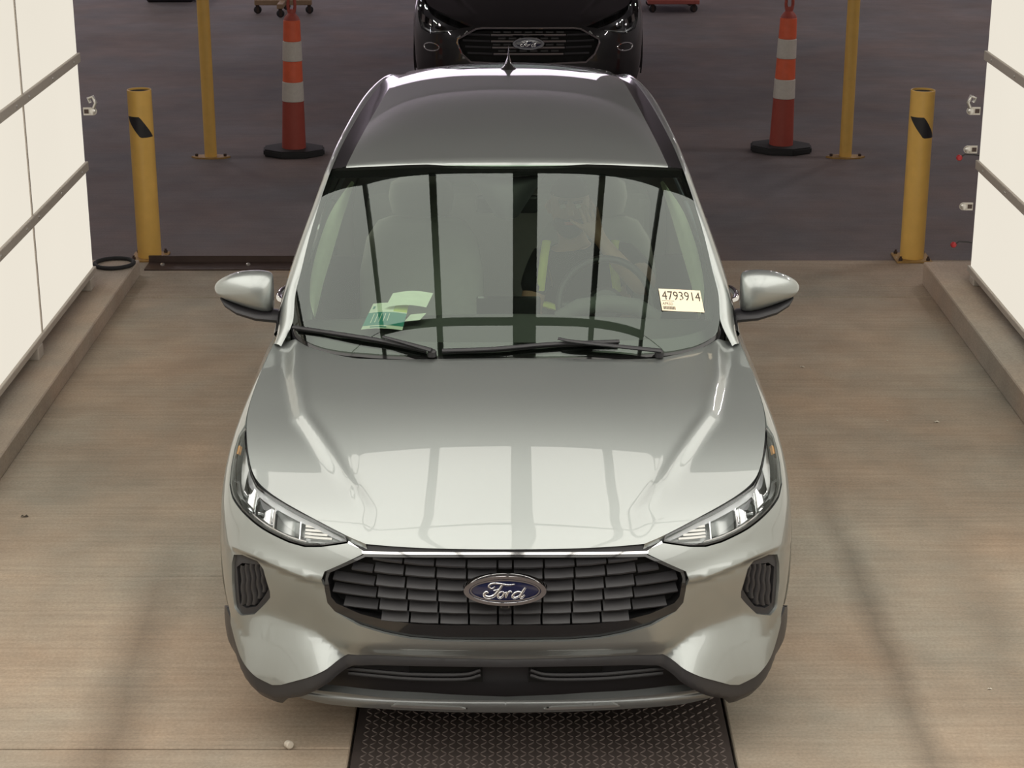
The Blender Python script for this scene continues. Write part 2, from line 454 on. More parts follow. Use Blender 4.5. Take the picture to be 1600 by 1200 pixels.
# unseen fill lamps added to brighten the hall, on both sides of the lane
for x, y in [(x, y) for y in (9.0, 15.0, 21.0, 27.0) for x in (-10.0, -6.5, 6.5, 10.0)] + [(-8.5, 0.0), (8.5, 0.0), (-8.5, -8.0), (8.5, -8.0)]:
    lh = link('fill_lamp_housing', box_me('fill_lamp_housing', -.12, .12, -.75, .75, -.14, -.001, .01), hall_ceiling, M_BRACK); lh.location = (x, y, HZ)
    ld = bpy.data.lights.new('added_hall_fill', 'AREA'); ld.shape = 'RECTANGLE'; ld.size = .2; ld.size_y = 1.4; ld.energy = FILL_LAMP_W; ld.color = (1.0, .93, .92)
    lo = bpy.data.objects.new('added_hall_fill', ld); COL.objects.link(lo); lo.parent = lh; lo.location = (0, 0, -.15)
# kerbs
def kerb(name, xin, sgn, h, yend, label):
    xo = xin + sgn * .62
    bm = bmesh.new(); box_bm(bm, min(xin, xo), max(xin, xo), -9, yend, -.0, h)
    bmesh.ops.bevel(bm, geom=[e for e in bm.edges], offset=.006, segments=1, affect='EDGES')
    o = link(name, bm_mesh(bm, name), None, M_KERB); o['kind'] = 'structure'; o['label'] = label
    return o
kerb('trim_1', XL, -1, .10, 5.83, 'long low concrete kerb under the left light wall')
kerb('trim_2', XR, 1, .14, 5.62, 'long low concrete kerb under the right light wall')

# backlit walls
CW = 1.265; ROWZ = [.20, .817, 1.434, 2.051, 2.668]
def light_wall(name, x, sgn, yend, zoff, label):
    """sgn=-1 left, +1 right; faces the car"""
    r = link(name, None); r['kind'] = 'structure'; r['label'] = label
    ncol = 9; y_lo = yend - ncol * CW
    pm = {}
    for i in range(len(ROWZ) - 1):
        z0, z1 = ROWZ[i] + zoff, ROWZ[i + 1] + zoff
        h = z1 - z0
        pm = bpy.data.meshes.new('light_panel')
        pm = box_me('light_panel', 0, .05, .006, CW - .006, .0, h - .052)
        pm.materials.append(M_WHITE)
        for c in range(ncol):
            o = link('light_panel', pm, r)
            o.location = (x if sgn > 0 else x - .05, y_lo + c * CW, z0)
    xb0, xb1 = (x - .016, x + .05) if sgn > 0 else (x - .05, x + .016)
    for i, z in enumerate(ROWZ):
        zz = z + zoff
        if i == 0: zz0, zz1 = zz - .035, zz
        else: zz0, zz1 = zz - .052, zz
        link('rail', box_me('rail', xb0, xb1, y_lo, yend + .012, zz0, zz1, .003), r, M_BAR)
        if 0 < i < 4:
            y = yend - .17; k = 0
            while y > -1.5:
                s = link('screw', SCREW, r); s.location = (xb0 if sgn > 0 else xb1, y, (zz0 + zz1) / 2); s.rotation_euler = (0, -sgn * math.pi / 2, 0)
                y -= .51 if k % 3 != 2 else .255; k += 1
    dm = box_me('divider', -.006, .006, -.008, .008, ROWZ[0] + zoff, ROWZ[-1] + zoff); dm.materials.append(M_BAR)
    for c in range(0, ncol):
        o = link('divider', dm, r); o.location = (x, y_lo + c * CW, 0)
    # dark back of the light box, and end cap
    link('back_cover', box_me('back_cover', *((x + .05, x + .2) if sgn > 0 else (x - .2, x - .05)), y_lo, yend, ROWZ[0] + zoff - .03, ROWZ[-1] + zoff), r, M_BEAM)
    hk = .10 if sgn < 0 else .14
    y = yend - .12
    while y > -3:
        link('foot', box_me('foot', *((x - .02, x + .08) if sgn > 0 else (x - .08, x + .02)), y - .05, y + .05, hk, ROWZ[0] + zoff - .033, .004), r, M_BAR); y -= 1.265
    return r
SCREW = lathe_me('screw', [(.0085, 0), (.0085, .002), (.005, .005), (.001, .006)], 10); SCREW.materials.append(M_SCREW)
light_wall('wall_left', -2.415, -1, 5.31, 0.0, 'left booth wall of glowing white panels in metal rails')
light_wall('wall_right', 2.65, 1, 5.26, 0.015, 'right booth wall of glowing white panels in metal rails')

# backlit ceiling of the booth, hung between the two walls
CZ = 3.72; CY0, CY1 = -6.0, 2.45
cr = link('ceiling_booth', None); cr['kind'] = 'structure'; cr['label'] = 'glowing panel ceiling of the booth with dark beams'
BX = [-1.31, -.51, .09, .69, 1.49]
CYS = [2.35, .78, -.45, -1.68, -2.91, -4.14, -5.6]
for i in range(len(BX) - 1):
    for j in range(len(CYS) - 1):
        link('light_panel', box_me('light_panel', BX[i] + .01, BX[i + 1] - .01, CYS[j + 1] + .006, CYS[j] - .006, CZ, CZ + .04), cr, M_CEILP)
for i, bx in enumerate(BX):
    hw = .070 if i == 2 else .030
    link('beam', box_me('beam', bx - hw, bx + hw, CYS[-1], CYS[0], CZ - .06, CZ + .06), cr, M_BEAM)
for j, y in enumerate(CYS):
    hw = .038 if j == 1 else .003
    link('cross_beam', box_me('cross_beam', BX[0], BX[-1], y - hw, y + hw, CZ - (.04 if j == 1 else .006), CZ + .05), cr, M_BEAM)
link('back_cover', box_me('back_cover', BX[0], BX[-1], CYS[-1], CYS[0], CZ + .06, CZ + .12), cr, M_BEAM)
# sloping glowing panels between each wall and the flat ceiling
for xw, xc in ((-2.415, BX[0]), (2.65, BX[-1])):
    z0 = 2.70; d = np.array([xc - xw, CZ - z0]); ln = np.linalg.norm(d); d /= ln; nrm = np.array([-d[1], d[0]]) * (1 if xw < 0 else -1)
    for j in range(len(CYS) - 1):
        for t0, t1, o0, o1, nm, mm in ((.02, .98, 0, .04, 'light_panel', M_CEILP), (0, 1, .05, .10, 'back_cover', M_BEAM)):
            q = [np.array([xw, z0]) + d * ln * t + nrm * o for t, o in ((t0, o0), (t1, o0), (t1, o1), (t0, o1))]
            bm = bmesh.new(); va = [bm.verts.new((p[0], CYS[j] - .006, p[1])) for p in q]; vb = [bm.verts.new((p[0], CYS[j + 1] + .006, p[1])) for p in q]
            bm.faces.new(va); bm.faces.new(vb[::-1]); [bm.faces.new((va[k], va[(k + 1) % 4], vb[(k + 1) % 4], vb[k])) for k in range(4)]
            link(nm, bm_mesh(bm, nm), cr, mm)

# ------------------------------------------------------------------ shared car shell
def sm(x, a, b):
    t = min(max((x - a) / (b - a), 0), 1); return t * t * (3 - 2 * t)
def ip(x, pts):
    return float(np.interp(x, [p[0] for p in pts], [p[1] for p in pts]))
HOODLINE = [(.433, .756), (.495, .773), (.604, .809), (.722, .836), (.83, .859), (.879, .881), (.94, .914), (1.022, .943), (1.081, .962), (1.136, .986), (1.20, 1.007), (1.336, 1.037)]
ARCH_R = .405; WHEEL_Z = .355; WY_F, WY_R = .935, 3.645
def arch_pts(wy, r, a0, a1, n=18):
    out = []
    for i in range(n + 1):
        a = math.radians(a0 + (a1 - a0) * i / n); y = wy + r * math.cos(a); z = max(WHEEL_Z + r * math.sin(a), .12)
        out.append((s_of_y(y, min(max(z, .12), 1.0)), z))
    return out
_hy = [.05, .075, .1, .15, .2, .275, .35, .42, .48, .6, .8, 1.045]
_hz = [.748, .768, .785, .8115, .835, .865, .8925, .9185, .9395, .9715, 1.009, 1.046]
_hp = pchip(_hy, _hz); _hs = np.linspace(.05, 1.05, 200)
_hc = np.polyfit(np.sqrt(_hs), [_hp(y) for y in _hs], 6)
def zc_hood(y): return float(np.polyval(_hc, math.sqrt(max(y, .05))))
def hood_rows(nv=70, nu=130):
    edge = [S(s, z) for s, z in HOODLINE]; edge = spline(edge, nv)
    for _ in range(28): edge = [edge[0]] + [.25 * edge[k - 1] + .5 * edge[k] + .25 * edge[k + 1] for k in range(1, nv - 1)] + [edge[-1]]
    rows = []
    for i in range(nv):
        v = i / (nv - 1); yc = .052 + (1.04 - .052) * v ** 1.25; e = edge[i]; zc = zc_hood(yc); p = 2.2 + 2.0 * v
        row = []
        for j in range(nu + 1):
            u = -1 + 2 * j / nu; a = abs(u); x = u * e[0]
            y = yc + (e[1] - yc) * a ** p
            # raised centre drops down a step to flat shoulders beside the fenders
            h = .042 * min(v / .75, 1.0) ** 1.15; ax = abs(x); xs = ip(y, [(.2, .44), (.37, .53), (.68, .685), (.95, .74), (1.15, .76), (1.35, .78)]); ww = .062 - .022 * v
            zb = zc - h; z = zb + (e[2] - zb) * (.25 * a ** 2 + .75 * a ** 4) + h * (1 - sm(ax, xs - .01, xs + ww))
            z -= .075 * sm(v, 0, .2) * (min(ax, .5) ** 2) * (1 - sm(ax, xs - .05, xs + ww))
            cr = .46 + .04 * v; z -= .007 * sm(v, 0, .12) * sm(ax, cr, cr + .03) * (1 - sm(ax, xs, xs + .05)) * (1 - .6 * v)
            row.append(np.array([x, y, z]))
        rows.append(row)
    return rows
def skirted(rows, drop=.018, ins=.004):
    """adds folded-in edges round a grid"""
    R = [list(r) for r in rows]
    dn = np.array([0, .030, -.006])
    R.insert(0, [p + dn for p in R[0]]); R.append([p + np.array([0, 0, -drop]) for p in R[-1]])
    return [[r[0] + np.array([ins, 0, -drop])] + r + [r[-1] + np.array([-ins, 0, -drop])] for r in R]
GC = [(.781, 1.295, 1.102), (.778, 1.385, 1.18), (.76, 1.463, 1.256), (.739, 1.571, 1.35), (.711, 1.687, 1.445), (.692, 1.761, 1.501), (.673, 1.83, 1.551)]
G2 = [(.673, 1.83, 1.551), (.652, 2.22, 1.587), (.612, 2.95, 1.608), (.565, 3.55, 1.602), (.53, 4.1, 1.52)]
OC = [(.838, 1.33, 1.06), (.829, 1.42, 1.145), (.815, 1.53, 1.212), (.781, 1.68, 1.309), (.735, 1.87, 1.425), (.718, 1.95, 1.47), (.702, 2.03, 1.511), (.677, 2.4, 1.563), (.64, 3.15, 1.589), (.578, 3.75, 1.565), (.55, 4.15, 1.46)]
RC = [(.617, 1.835, 1.561), (.592, 2.14, 1.594), (.556, 2.78, 1.615), (.525, 3.4, 1.611), (.50, 4.1, 1.535)]
WTOP = [(0, 1.762, 1.58), (.148, 1.763, 1.58), (.318, 1.767, 1.577), (.465, 1.779, 1.569), (.564, 1.797, 1.561), (.627, 1.814, 1.555), (.673, 1.83, 1.551)]
WBOT = [(0, 1.047, 1.05), (.147, 1.048, 1.05), (.294, 1.055, 1.05), (.431, 1.074, 1.049), (.524, 1.098, 1.048), (.595, 1.123, 1.047), (.667, 1.161, 1.049), (.722, 1.203, 1.057), (.761, 1.247, 1.073), (.781, 1.295, 1.102)]
_wt = spline(WTOP, 121); _wb = spline(WBOT, 121); _wg = spline(GC, 121)
def wz_glass(x, y):
    """height of the windshield: a bowed centre profile swept back towards the pillars"""
    t = (y - .19 * (abs(x) / .78) ** 3.2 - 1.047) / .715; b = .030
    if t < 0: return 1.05 + t * (.53 + 4 * b)
    if t > 1: return 1.58 + (t - 1) * (.53 - 4 * b)
    return 1.05 + .53 * t + 4 * b * t * (1 - t)
def gxy(x, y, lift=0.0): return np.array([x, y, wz_glass(x, y)]) + wn_glass(x, y) * lift
def wn_glass(x, y):
    e = 1e-3; n = np.array([-(wz_glass(x + e, y) - wz_glass(x - e, y)) / (2 * e), -(wz_glass(x, y + e) - wz_glass(x, y - e)) / (2 * e), 1.0]); return n / np.linalg.norm(n)
def wshield(u, t, lift=0.0):
    """point on the glass; u: -1..1 across, t: 0 bottom .. 1 top"""
    a = abs(u); f = min(a, 1) * 120; i = min(int(f), 119); k = f - i
    T = _wt[i] * (1 - k) + _wt[i + 1] * k; B = _wb[i] * (1 - k) + _wb[i + 1] * k
    p = B * (1 - t) + T * t
    x = p[0] * (1 if u >= 0 else -1); q = np.array([x, p[1], wz_glass(x, p[1])])
    return q + wn_glass(x, p[1]) * lift
def glass_outline(ins=(0, 0, 0)):
    """closed plan outline (x, y); insets for bottom, side, top"""
    b, sd, tp = ins
    half = [np.array([p[0] * (1 - sd / .78), p[1] + b * (1 - .6 * (p[0] / .78) ** 4)]) for p in _wb[::4]]
    half += [np.array([p[0] - sd, p[1]]) for p in _wg[2:-8:6]]
    half += [np.array([p[0] * (1 - sd / .68), p[1] - tp]) for p in _wt[::-4]]
    h = []
    for p in half:
        if not h or np.linalg.norm(p - h[-1]) > .012: h.append(p)
    return [tuple(p) for p in h] + [(-p[0], p[1]) for p in h[::-1] if p[0] > .004]
def glass_panel(name, parent, m, poly, holes, lift, step, T):
    V, F = cdt(poly, holes, (), step)
    P = [np.array([x, y, wz_glass(x, y)]) + wn_glass(x, y) * lift for x, y in V]; N_ = [wn_glass(x, y) for x, y in V]
    F = [f if np.cross(P[f[1]] - P[f[0]], P[f[2]] - P[f[0]])[2] > 0 else f[::-1] for f in F]
    me = meshpy(name, [T(p) for p in P], F, True); me.normals_split_custom_set_from_vertices([tuple(n) for n in N_])
    return link(name, me, parent, m)
zc_roof = pchip([1.775, 2.2, 2.8, 3.4, 3.9, 4.3], [1.588, 1.642, 1.667, 1.652, 1.610, 1.545])
def roof_rows():
    Re = spline(RC, 40); rows = []
    for i, e in enumerate(Re):
        v = i / 39; yc = 1.775 + (4.22 - 1.775) * v; zc = zc_roof(yc)
        row = []
        for j in range(49):
            u = -1 + 2 * j / 48; a = abs(u)
            row.append(np.array([u * e[0], yc + (e[1] - yc) * a ** 2.4, zc + (e[2] - zc) * (.65 * a ** 2 + .35 * a ** 5)]))
        rows.append(row)
    return rows
def loft(name, parent, m, curves, tf, sgn=1, smooth=True):
    rows = [[np.array([sgn * p[0], p[1], p[2]]) for p in c] for c in curves]
    if tf: rows = [[tf(p) for p in r] for r in rows]
    return link(name, grid_me(name, rows, smooth, flip=sgn < 0), parent, m)
def build_shell(root, paint, tf=None):
    """everything of a car behind its nose: hood, fenders, doors, roof, glass, wheels"""
    T = tf or (lambda p: p)
    hr = hood_rows(); hr = skirted(hr)
    hood = link('hood', grid_me('hood', [[T(p) for p in r] for r in hr]), root, paint)
    hood.data.set_sharp_from_angle(angle=math.radians(40))
    yA, yB, yC, yD = 1.45, 2.60, 3.52, 4.1
    arcF = arch_pts(WY_F, ARCH_R + .05, 180, 0); arcR = arch_pts(WY_R, ARCH_R + .05, 180, 0)
    top = [(s_of_y(y, 1.03), 1.03) for y in (yA, yB, yC, yD)]
    for sgn in (1, -1):
        fen = [(1.000, .826), (1.028, .863), (1.049, .892), (1.059, .917), (1.033, .941)] + [(s + .006, z) for s, z in HOODLINE[8:]] + \
              [(s_of_y(yA, 1.03), 1.032), (s_of_y(yA, .6), .6), (s_of_y(yA, .30), .30)] + [p for p in arcF[::-1] if p[1] >= .30 and p[0] > 1.10] + [(1.10, .70)]
        wrap_panel('fender', root, paint, fen, both=False, side=sgn, tf=tf, step=.035)
        g = .004
        fd = [(s_of_y(yA + g, .30), .30), (s_of_y(yA + g, .65), .65), (top[0][0] + g, 1.03), (top[1][0] - g, 1.03), (s_of_y(yB - g, .30), .30)]
        d1 = wrap_panel('front_door', root, paint, fd, both=False, side=sgn, tf=tf, step=.06)
        rd = [(s_of_y(yB + g, .30), .30), (top[1][0] + g, 1.03), (top[2][0] - g, 1.03), (s_of_y(yC - g, .84), .84)] + [p for p in arcR if p[1] >= .30 and p[0] < s_of_y(yC, .6)][::-1]
        d2 = wrap_panel('rear_door', root, paint, rd, both=False, side=sgn, tf=tf, step=.06)
        for d, yy in ((d1, 2.17), (d2, 3.40)):
            c = np.array(T(S(s_of_y(yy, .95), .95))); pts = []
            for k in range(9):
                a = k / 8; pts.append((sgn * (c[0] + .002 + .040 * math.sin(math.pi * a) ** .5), c[1] - .11 + .22 * a, c[2]))
            link('door_handle', tube_me('door_handle', pts, .014, 8), d, M_CHROME)
        qp = [(s_of_y(yC + g, .86), .86), (top[2][0] + g, 1.03), (SF + LS + .35, 1.03), (SF + LS + .35, .34)] + [p for p in arcR[::-1] if p[1] >= .34 and p[0] > s_of_y(yC, .6)]
        wrap_panel('quarter_panel', root, paint, qp, both=False, side=sgn, tf=tf, step=.07)
        for wy in (WY_F, WY_R):
            a_o = arch_pts(wy, ARCH_R + .047, 175, 5, 26); a_i = arch_pts(wy, ARCH_R - .005, 5, 175, 26)
            wrap_panel('arch_trim', root, M_PLAST, a_o + a_i, off=.001, both=False, side=sgn, tf=tf, step=.04, skirt=.05)
            # wheel
            wr = lathe_me('tyre', [(.20, -.10), (.25, -.112), (.32, -.112), (.345, -.10), (.352, -.06), (.352, .06), (.345, .10), (.32, .112), (.25, .112), (.20, .10)], 48, cap=False)
            t_ = link('wheel', wr, root, M_RUBBER); t_.location = T(np.array([sgn * .80, wy, .352])); t_.rotation_euler = (0, math.pi / 2 * sgn, 0)
            bm = bmesh.new()
            for k in range(5):
                an = 2 * math.pi * k / 5; ca, sa = math.cos(an), math.sin(an); pv = []
                for (r_, h_) in ((.04, .035), (.04, -.035), (.225, -.03), (.225, .03)): pv.append((r_ * ca - h_ * sa, r_ * sa + h_ * ca))
                lo = [bm.verts.new((x, y, .05)) for x, y in pv]; hi = [bm.verts.new((x, y, .085)) for x, y in pv]
                bm.faces.new(hi); bm.faces.new(lo[::-1])
                for q in range(4): bm.faces.new((lo[q], lo[(q + 1) % 4], hi[(q + 1) % 4], hi[q]))
            link('spokes', bm_mesh(bm, 'spokes'), t_, M_ALLOY)
            link('rim', lathe_me('rim', [(.235, .10), (.225, .095), (.21, .0), (.21, -.10), (.235, -.10)], 40, cap=False), t_, M_ALLOY)
            link('hub', lathe_me('hub', [(.06, .03), (.06, .08), (.045, .09), (.001, .092)], 20), t_, M_ALLOY)
        wrap_panel('sill_trim', root, M_PLAST, [(s_of_y(1.37, .2), .17), (s_of_y(1.37, .29), .295), (s_of_y(3.21, .29), .295), (s_of_y(3.21, .2), .17)], both=False, side=sgn, tf=tf, step=.08)
        # pillars and rails
        n = 60
        g_ = spline([(.818, 1.225, 1.030)] + GC + G2[1:], n); o_ = spline([(.846, 1.29, 1.018)] + OC, n); r_ = spline(RC, 40)
        mid = [.55 * a + .45 * b + np.array([.010, -.018, .012]) for a, b in zip(g_, o_)]
        m1 = [.85 * a + .15 * b + np.array([.004, -.012, .010]) for a, b in zip(g_, o_)]
        m2 = [.2 * a + .8 * b + np.array([.010, -.006, .004]) for a, b in zip(g_, o_)]
        loft('roof_pillar', root, paint, [g_, m1, mid, m2, o_], tf, sgn)
        # black moulding between roof panel and rail
        gg = spline(G2, 40); lo1 = [.5 * a + .5 * b - np.array([0, 0, .004]) for a, b in zip(gg, r_)]
        loft('roof_moulding', root, M_GLOSSB, [r_, lo1, gg], tf, sgn)
        # side glazing from belt line to rail
        nn = 50; up = spline(OC, nn); lw = [S(s_of_y(min(max(p[1], 1.34), 4.1), 1.03), 1.03) for p in up]
        pane = [[a * (1 - k) + b * k + np.array([.012 * math.sin(math.pi * k), 0, 0]) for a, b in zip(lw, up)] for k in np.linspace(0, 1, 7)]
        def cut(y0, y1): return [[p for p, q in zip(r, up) if y0 <= q[1] <= y1] for r in pane]
        for nm, y0, y1, mm in (('sail_panel', 1.0, 1.70, M_GLOSSB), ('side_window', 1.62, 2.60, M_SIDEG), ('door_pillar', 2.52, 2.72, M_GLOSSB), ('side_window', 2.64, 3.55, M_SIDEG), ('rear_pillar', 3.4, 4.3, paint)):
            c = cut(y0, y1)
            if len(c[0]) > 1: loft(nm, root, mm, c, tf, sgn)
    rr = roof_rows()
    rr = [[p + np.array([0, -.012, -.022]) for p in rr[0]], [p + np.array([0, -.009, -.009]) for p in rr[0]]] + rr
    roof = link('roof_panel', grid_me('roof_panel', [[T(p) for p in r] for r in rr]), root, paint)
    # rear end: hatch glass, tailgate, bumper
    tail = rr[-1]; e0 = tail
    bot = [np.array([p[0] / .5 * .80, 4.50, 1.03]) for p in e0]
    md = [.5 * a + .5 * b + np.array([0, .05, .0]) for a, b in zip(e0, bot)]
    link('rear_window', grid_me('rear_window', [[T(p) for p in r] for r in (e0, md, bot)]), root, M_SIDEG)
    wrap_panel('tailgate', root, paint, [(SF + LS + .35, .40), (SF + LS + .35, 1.03), (SF + LS + SRL, 1.03), (SF + LS + SRL, .40)], both=True, tf=tf, step=.08)
    wrap_panel('rear_bumper', root, M_PLAST, [(SF + LS + .05, .18), (SF + LS + .05, .39), (SF + LS + SRL, .39), (SF + LS + SRL, .18)], both=True, tf=tf, step=.08)
    # glazing at the front
    ws = glass_panel('windshield', root, M_GLASS, glass_outline(), [], 0, .03, T)
    glass_panel('glass_border', ws, M_FRIT, glass_outline((-.01, -.008, -.012)), [glass_outline((.045, .020, .045))], -.006, .03, T)
    # cowl gap below the glass, under body
    cw = [[T(np.array([p[0], p[1] - .03, p[2] - .03])) for p in [wshield(-1 + 2 * j / 40, 0) for j in range(41)]], [T(np.array([p[0], p[1] + .05, p[2] + .004])) for p in [wshield(-1 + 2 * j / 40, 0, -.012) for j in range(41)]]]
    link('cowl', grid_me('cowl', cw), root, M_DARK)
    a = T(np.array([.74, .45, .16])); b = T(np.array([.74, 4.35, .42]))
    link('underbody', box_me('underbody', -a[0], a[0], a[1], b[1], a[2], b[2], .02), root, M_PIT)
    a = T(np.array([.60, .40, .42])); b = T(np.array([.60, 1.05, .80]))
    link('engine_bay', box_me('engine_bay', -a[0], a[0], a[1], b[1], a[2], b[2], .02), root, M_PIT)
    return hood

# ------------------------------------------------------------------ silver car
car = thing('car', 'silver grey compact SUV parked nose first on the tread plate', 'car')
build_shell(car, M_SILVER)

# outlines on the body surface, as (s, z)
HEAD = [(.494, .760), (.576, .744), (.629, .739), (.684, .745), (.781, .765), (.872, .788), (.954, .808), (.996, .828), (1.024, .865), (1.045, .894), (1.055, .918), (1.029, .939), (1.012, .938), (.932, .908), (.873, .875), (.836, .858), (.724, .836), (.605, .808), (.500, .776)]
GRILLE = [(0, .734), (.213, .732), (.442, .728), (.562, .670), (.570, .645), (.566, .605), (.559, .566), (.535, .539), (.454, .502), (.374, .479), (.295, .464), (.195, .457), (0, .456)]
GR_IN = [(0, .727), (.213, .725), (.436, .721), (.549, .665), (.556, .645), (.546, .586), (.530, .567), (.453, .537), (.373, .519), (.274, .509), (.175, .507), (0, .508)]
VENT = [(.932, .621), (.919, .653), (.874, .666), (.816, .660), (.794, .637), (.781, .561), (.785, .538), (.852, .463), (.899, .451), (.928, .469), (.937, .556)]
VENT_IN = [(.918, .612), (.890, .634), (.817, .646), (.806, .629), (.795, .565), (.852, .488), (.888, .476), (.912, .489)]
CREASE = [tuple(p) for p in spline([(.52, .650), (.60, .648), (.704, .669), (.802, .686), (.877, .686), (.945, .672), (1.05, .64)], 30)]
VALLEY = [tuple(p) for p in spline([(.40, .40), (.492, .386), (.56, .410), (.622, .436), (.733, .458), (.81, .462), (.906, .458), (1.02, .47)], 30)]
PAINTLOW = [(0, .370), (.178, .374), (.339, .379), (.445, .380), (.502, .383), (.573, .349), (.65, .316), (.713, .285), (.746, .276), (.801, .288), (.885, .326), (.931, .368), (.957, .405)]
CLADLOW = [(0, .343), (.179, .345), (.341, .345), (.423, .344), (.485, .344), (.541, .314), (.581, .291), (.649, .254), (.700, .235)]
LIPTOP = [(0, .223), (.185, .224), (.404, .227), (.538, .234), (.658, .231)]
LIPLOW = [(0, .183), (.187, .184), (.409, .190), (.599, .190), (.703, .201)]
def fascia_off(s, z):
    k = sm(s, .45, .64) * (1 - sm(s, .79, .93))
    zc, zv, zb = ip(s, CREASE), ip(s, VALLEY), ip(s, PAINTLOW)
    if z >= zc: up_ = .012 * max(0, 1 - (z - zc) / .05) ** 2
    else:
        t = min((zc - z) / (zc - zv), 1); up_ = .012 - .062 * (.5 * sm(t, 0, .14) + .5 * sm(t, 0, 1))
    dn = -.05 + .10 * (zv - z) / max(zv - zb, .05)
    o = .5 * (up_ + dn + math.sqrt((up_ - dn) ** 2 + .008 ** 2)) if z < zc else up_
    c = 1 - sm(s, .40, .60)
    o2 = -.035 * sm(.45 - z, .0, .085) if z < .45 else 0.0
    kb = sm(s, .45, .64) * (1 - .88 * sm(s, .80, .98))
    return (k if o < 0 else kb) * o + c * o2
arcB = [p for p in arch_pts(WY_F, ARCH_R + .05, 180, 90) if p[0] < 1.10 and p[1] > .42]
fas = [(.446, .741), (.490, .755)] + [(s, z - .005) for s, z in HEAD[1:8]] + [(1.005, .826), (1.10, .70)] + arcB[::-1] + PAINTLOW[::-1] + GRILLE[3:][::-1] + [(.444, .727)]
fas = [(min(s, 1.10), z) for s, z in fas]
seen = []; [seen.append(p) for p in fas if p not in seen]
wrap_panel('bumper_cover', car, M_SILVER, seen, holes=[VENT], lines=[[p for p in CREASE if .62 < p[0] < .93], [p for p in VALLEY if .50 < p[0] < .93]], off=fascia_off, step=.014)

# grille
gr = link('grille', None, car)
GRB = GRILLE + GR_IN[::-1]
def gr_off(s, z): return -.014
wrap_panel('frame', gr, M_GLOSSB, GRB, off=gr_off, step=.016, skirt=.05)
wrap_panel('backing', gr, M_PIT, GR_IN, off=-.065, step=.05, skirt=0)
CHROMEP = [(0, .7405), (.215, .7395), (.440, .7365), (.488, .762), (.491, .755), (.449, .729), (.442, .729), (.213, .7325), (0, .7335)]
wrap_panel('chrome_strip', gr, M_CHROME, CHROMEP, off=lambda s, z: -.003, step=.006, bstep=.01, skirt=.02)
wrap_panel('upper_seal', gr, M_DARK, [(0, .752), (.215, .752), (.435, .754), (.492, .774), (.489, .764), (.440, .7385), (.215, .7415), (0, .7425)], off=-.014, step=.01, skirt=.03)
def vane(pts_lo, pts_hi, o_lo, o_hi, name='vane'):
    """blade: lower edge forward, upper edge set back; points are (s,z), s may be negative"""
    def P(s, z, o):
        p = surf_point(abs(s), z, o); return np.array([p[0] * (1 if s >= 0 else -1), p[1], p[2]])
    A = [P(s, z, o_lo) for s, z in pts_lo]; B = [P(s, z, o_hi) for s, z in pts_hi]; Cc = [P(s, z - .005, o_lo - .004) for s, z in pts_lo]; D = [P(s, z - .008, o_hi) for s, z in pts_hi]
    n = len(A); v = A + B + Cc + D; f = []
    for i in range(n - 1):
        f += [(i, i + 1, n + i + 1, n + i), (i, 2 * n + i, 2 * n + i + 1, i + 1), (2 * n + i, 3 * n + i, 3 * n + i + 1, 2 * n + i + 1)]
    f += [(0, n, 3 * n, 2 * n), (n - 1, 3 * n - 1, 4 * n - 1, 2 * n - 1)]
    bm = bmesh.new(); bm.from_mesh(meshpy(name, v, f)); return link(name, bm_mesh(bm, name), gr, M_PLAST)
ROWS = [.697, .661, .622, .586, .549, .513]
COLS = [-.415, -.317, -.218, -.120, -.024, .024, .120, .218, .317, .415]
for r_, z in enumerate(ROWS):
    k = 1 - .012 * r_
    for a, b in zip(COLS[:-1], COLS[1:]):
        a2, b2 = a * k, b * k; g = .0035
        zt = lambda s: z + .020 * (s / .4) ** 2 * (1 - r_ / 8)
        hi = .027 if r_ else .022
        mdp = (a2 + b2) / 2
        if not in_poly((abs(mdp), zt(mdp) + .008), GR_IN): continue
        if abs(mdp) < .005 and r_ in (1, 2): continue
        lo = [(a2 + g, zt(a2)), (a2 * .5 + b2 * .5, zt(mdp) - .001), (b2 - g, zt(b2))]; up_ = [(a2 + g, zt(a2) + hi), (mdp, zt(mdp) + hi), (b2 - g, zt(b2) + hi)]
        vane(lo, up_, -.012, -.042)
    for sg in (1, -1):       # long outer blades run to the frame
        s0 = .415 * k + .004; s1 = s0
        zz = lambda s: z + .020 * (s / .4) ** 2 * (1 - r_ / 8) - .004
        while s1 < .58 and in_poly((s1 + .012, zz(s1) + .012), GR_IN) and in_poly((s1 + .012, zz(s1) + .001), GR_IN): s1 += .006
        if s1 - s0 > .02:
            ss = np.linspace(s0, s1, 4)
            vane([(sg * s, zz(s)) for s in ss], [(sg * s, zz(s) + .022) for s in ss], -.018, -.05)
# small camera under the badge
link('front_camera', box_me('front_camera', -.014, .014, -.020, .02, .578, .594, .004), gr, M_GLOSSB)

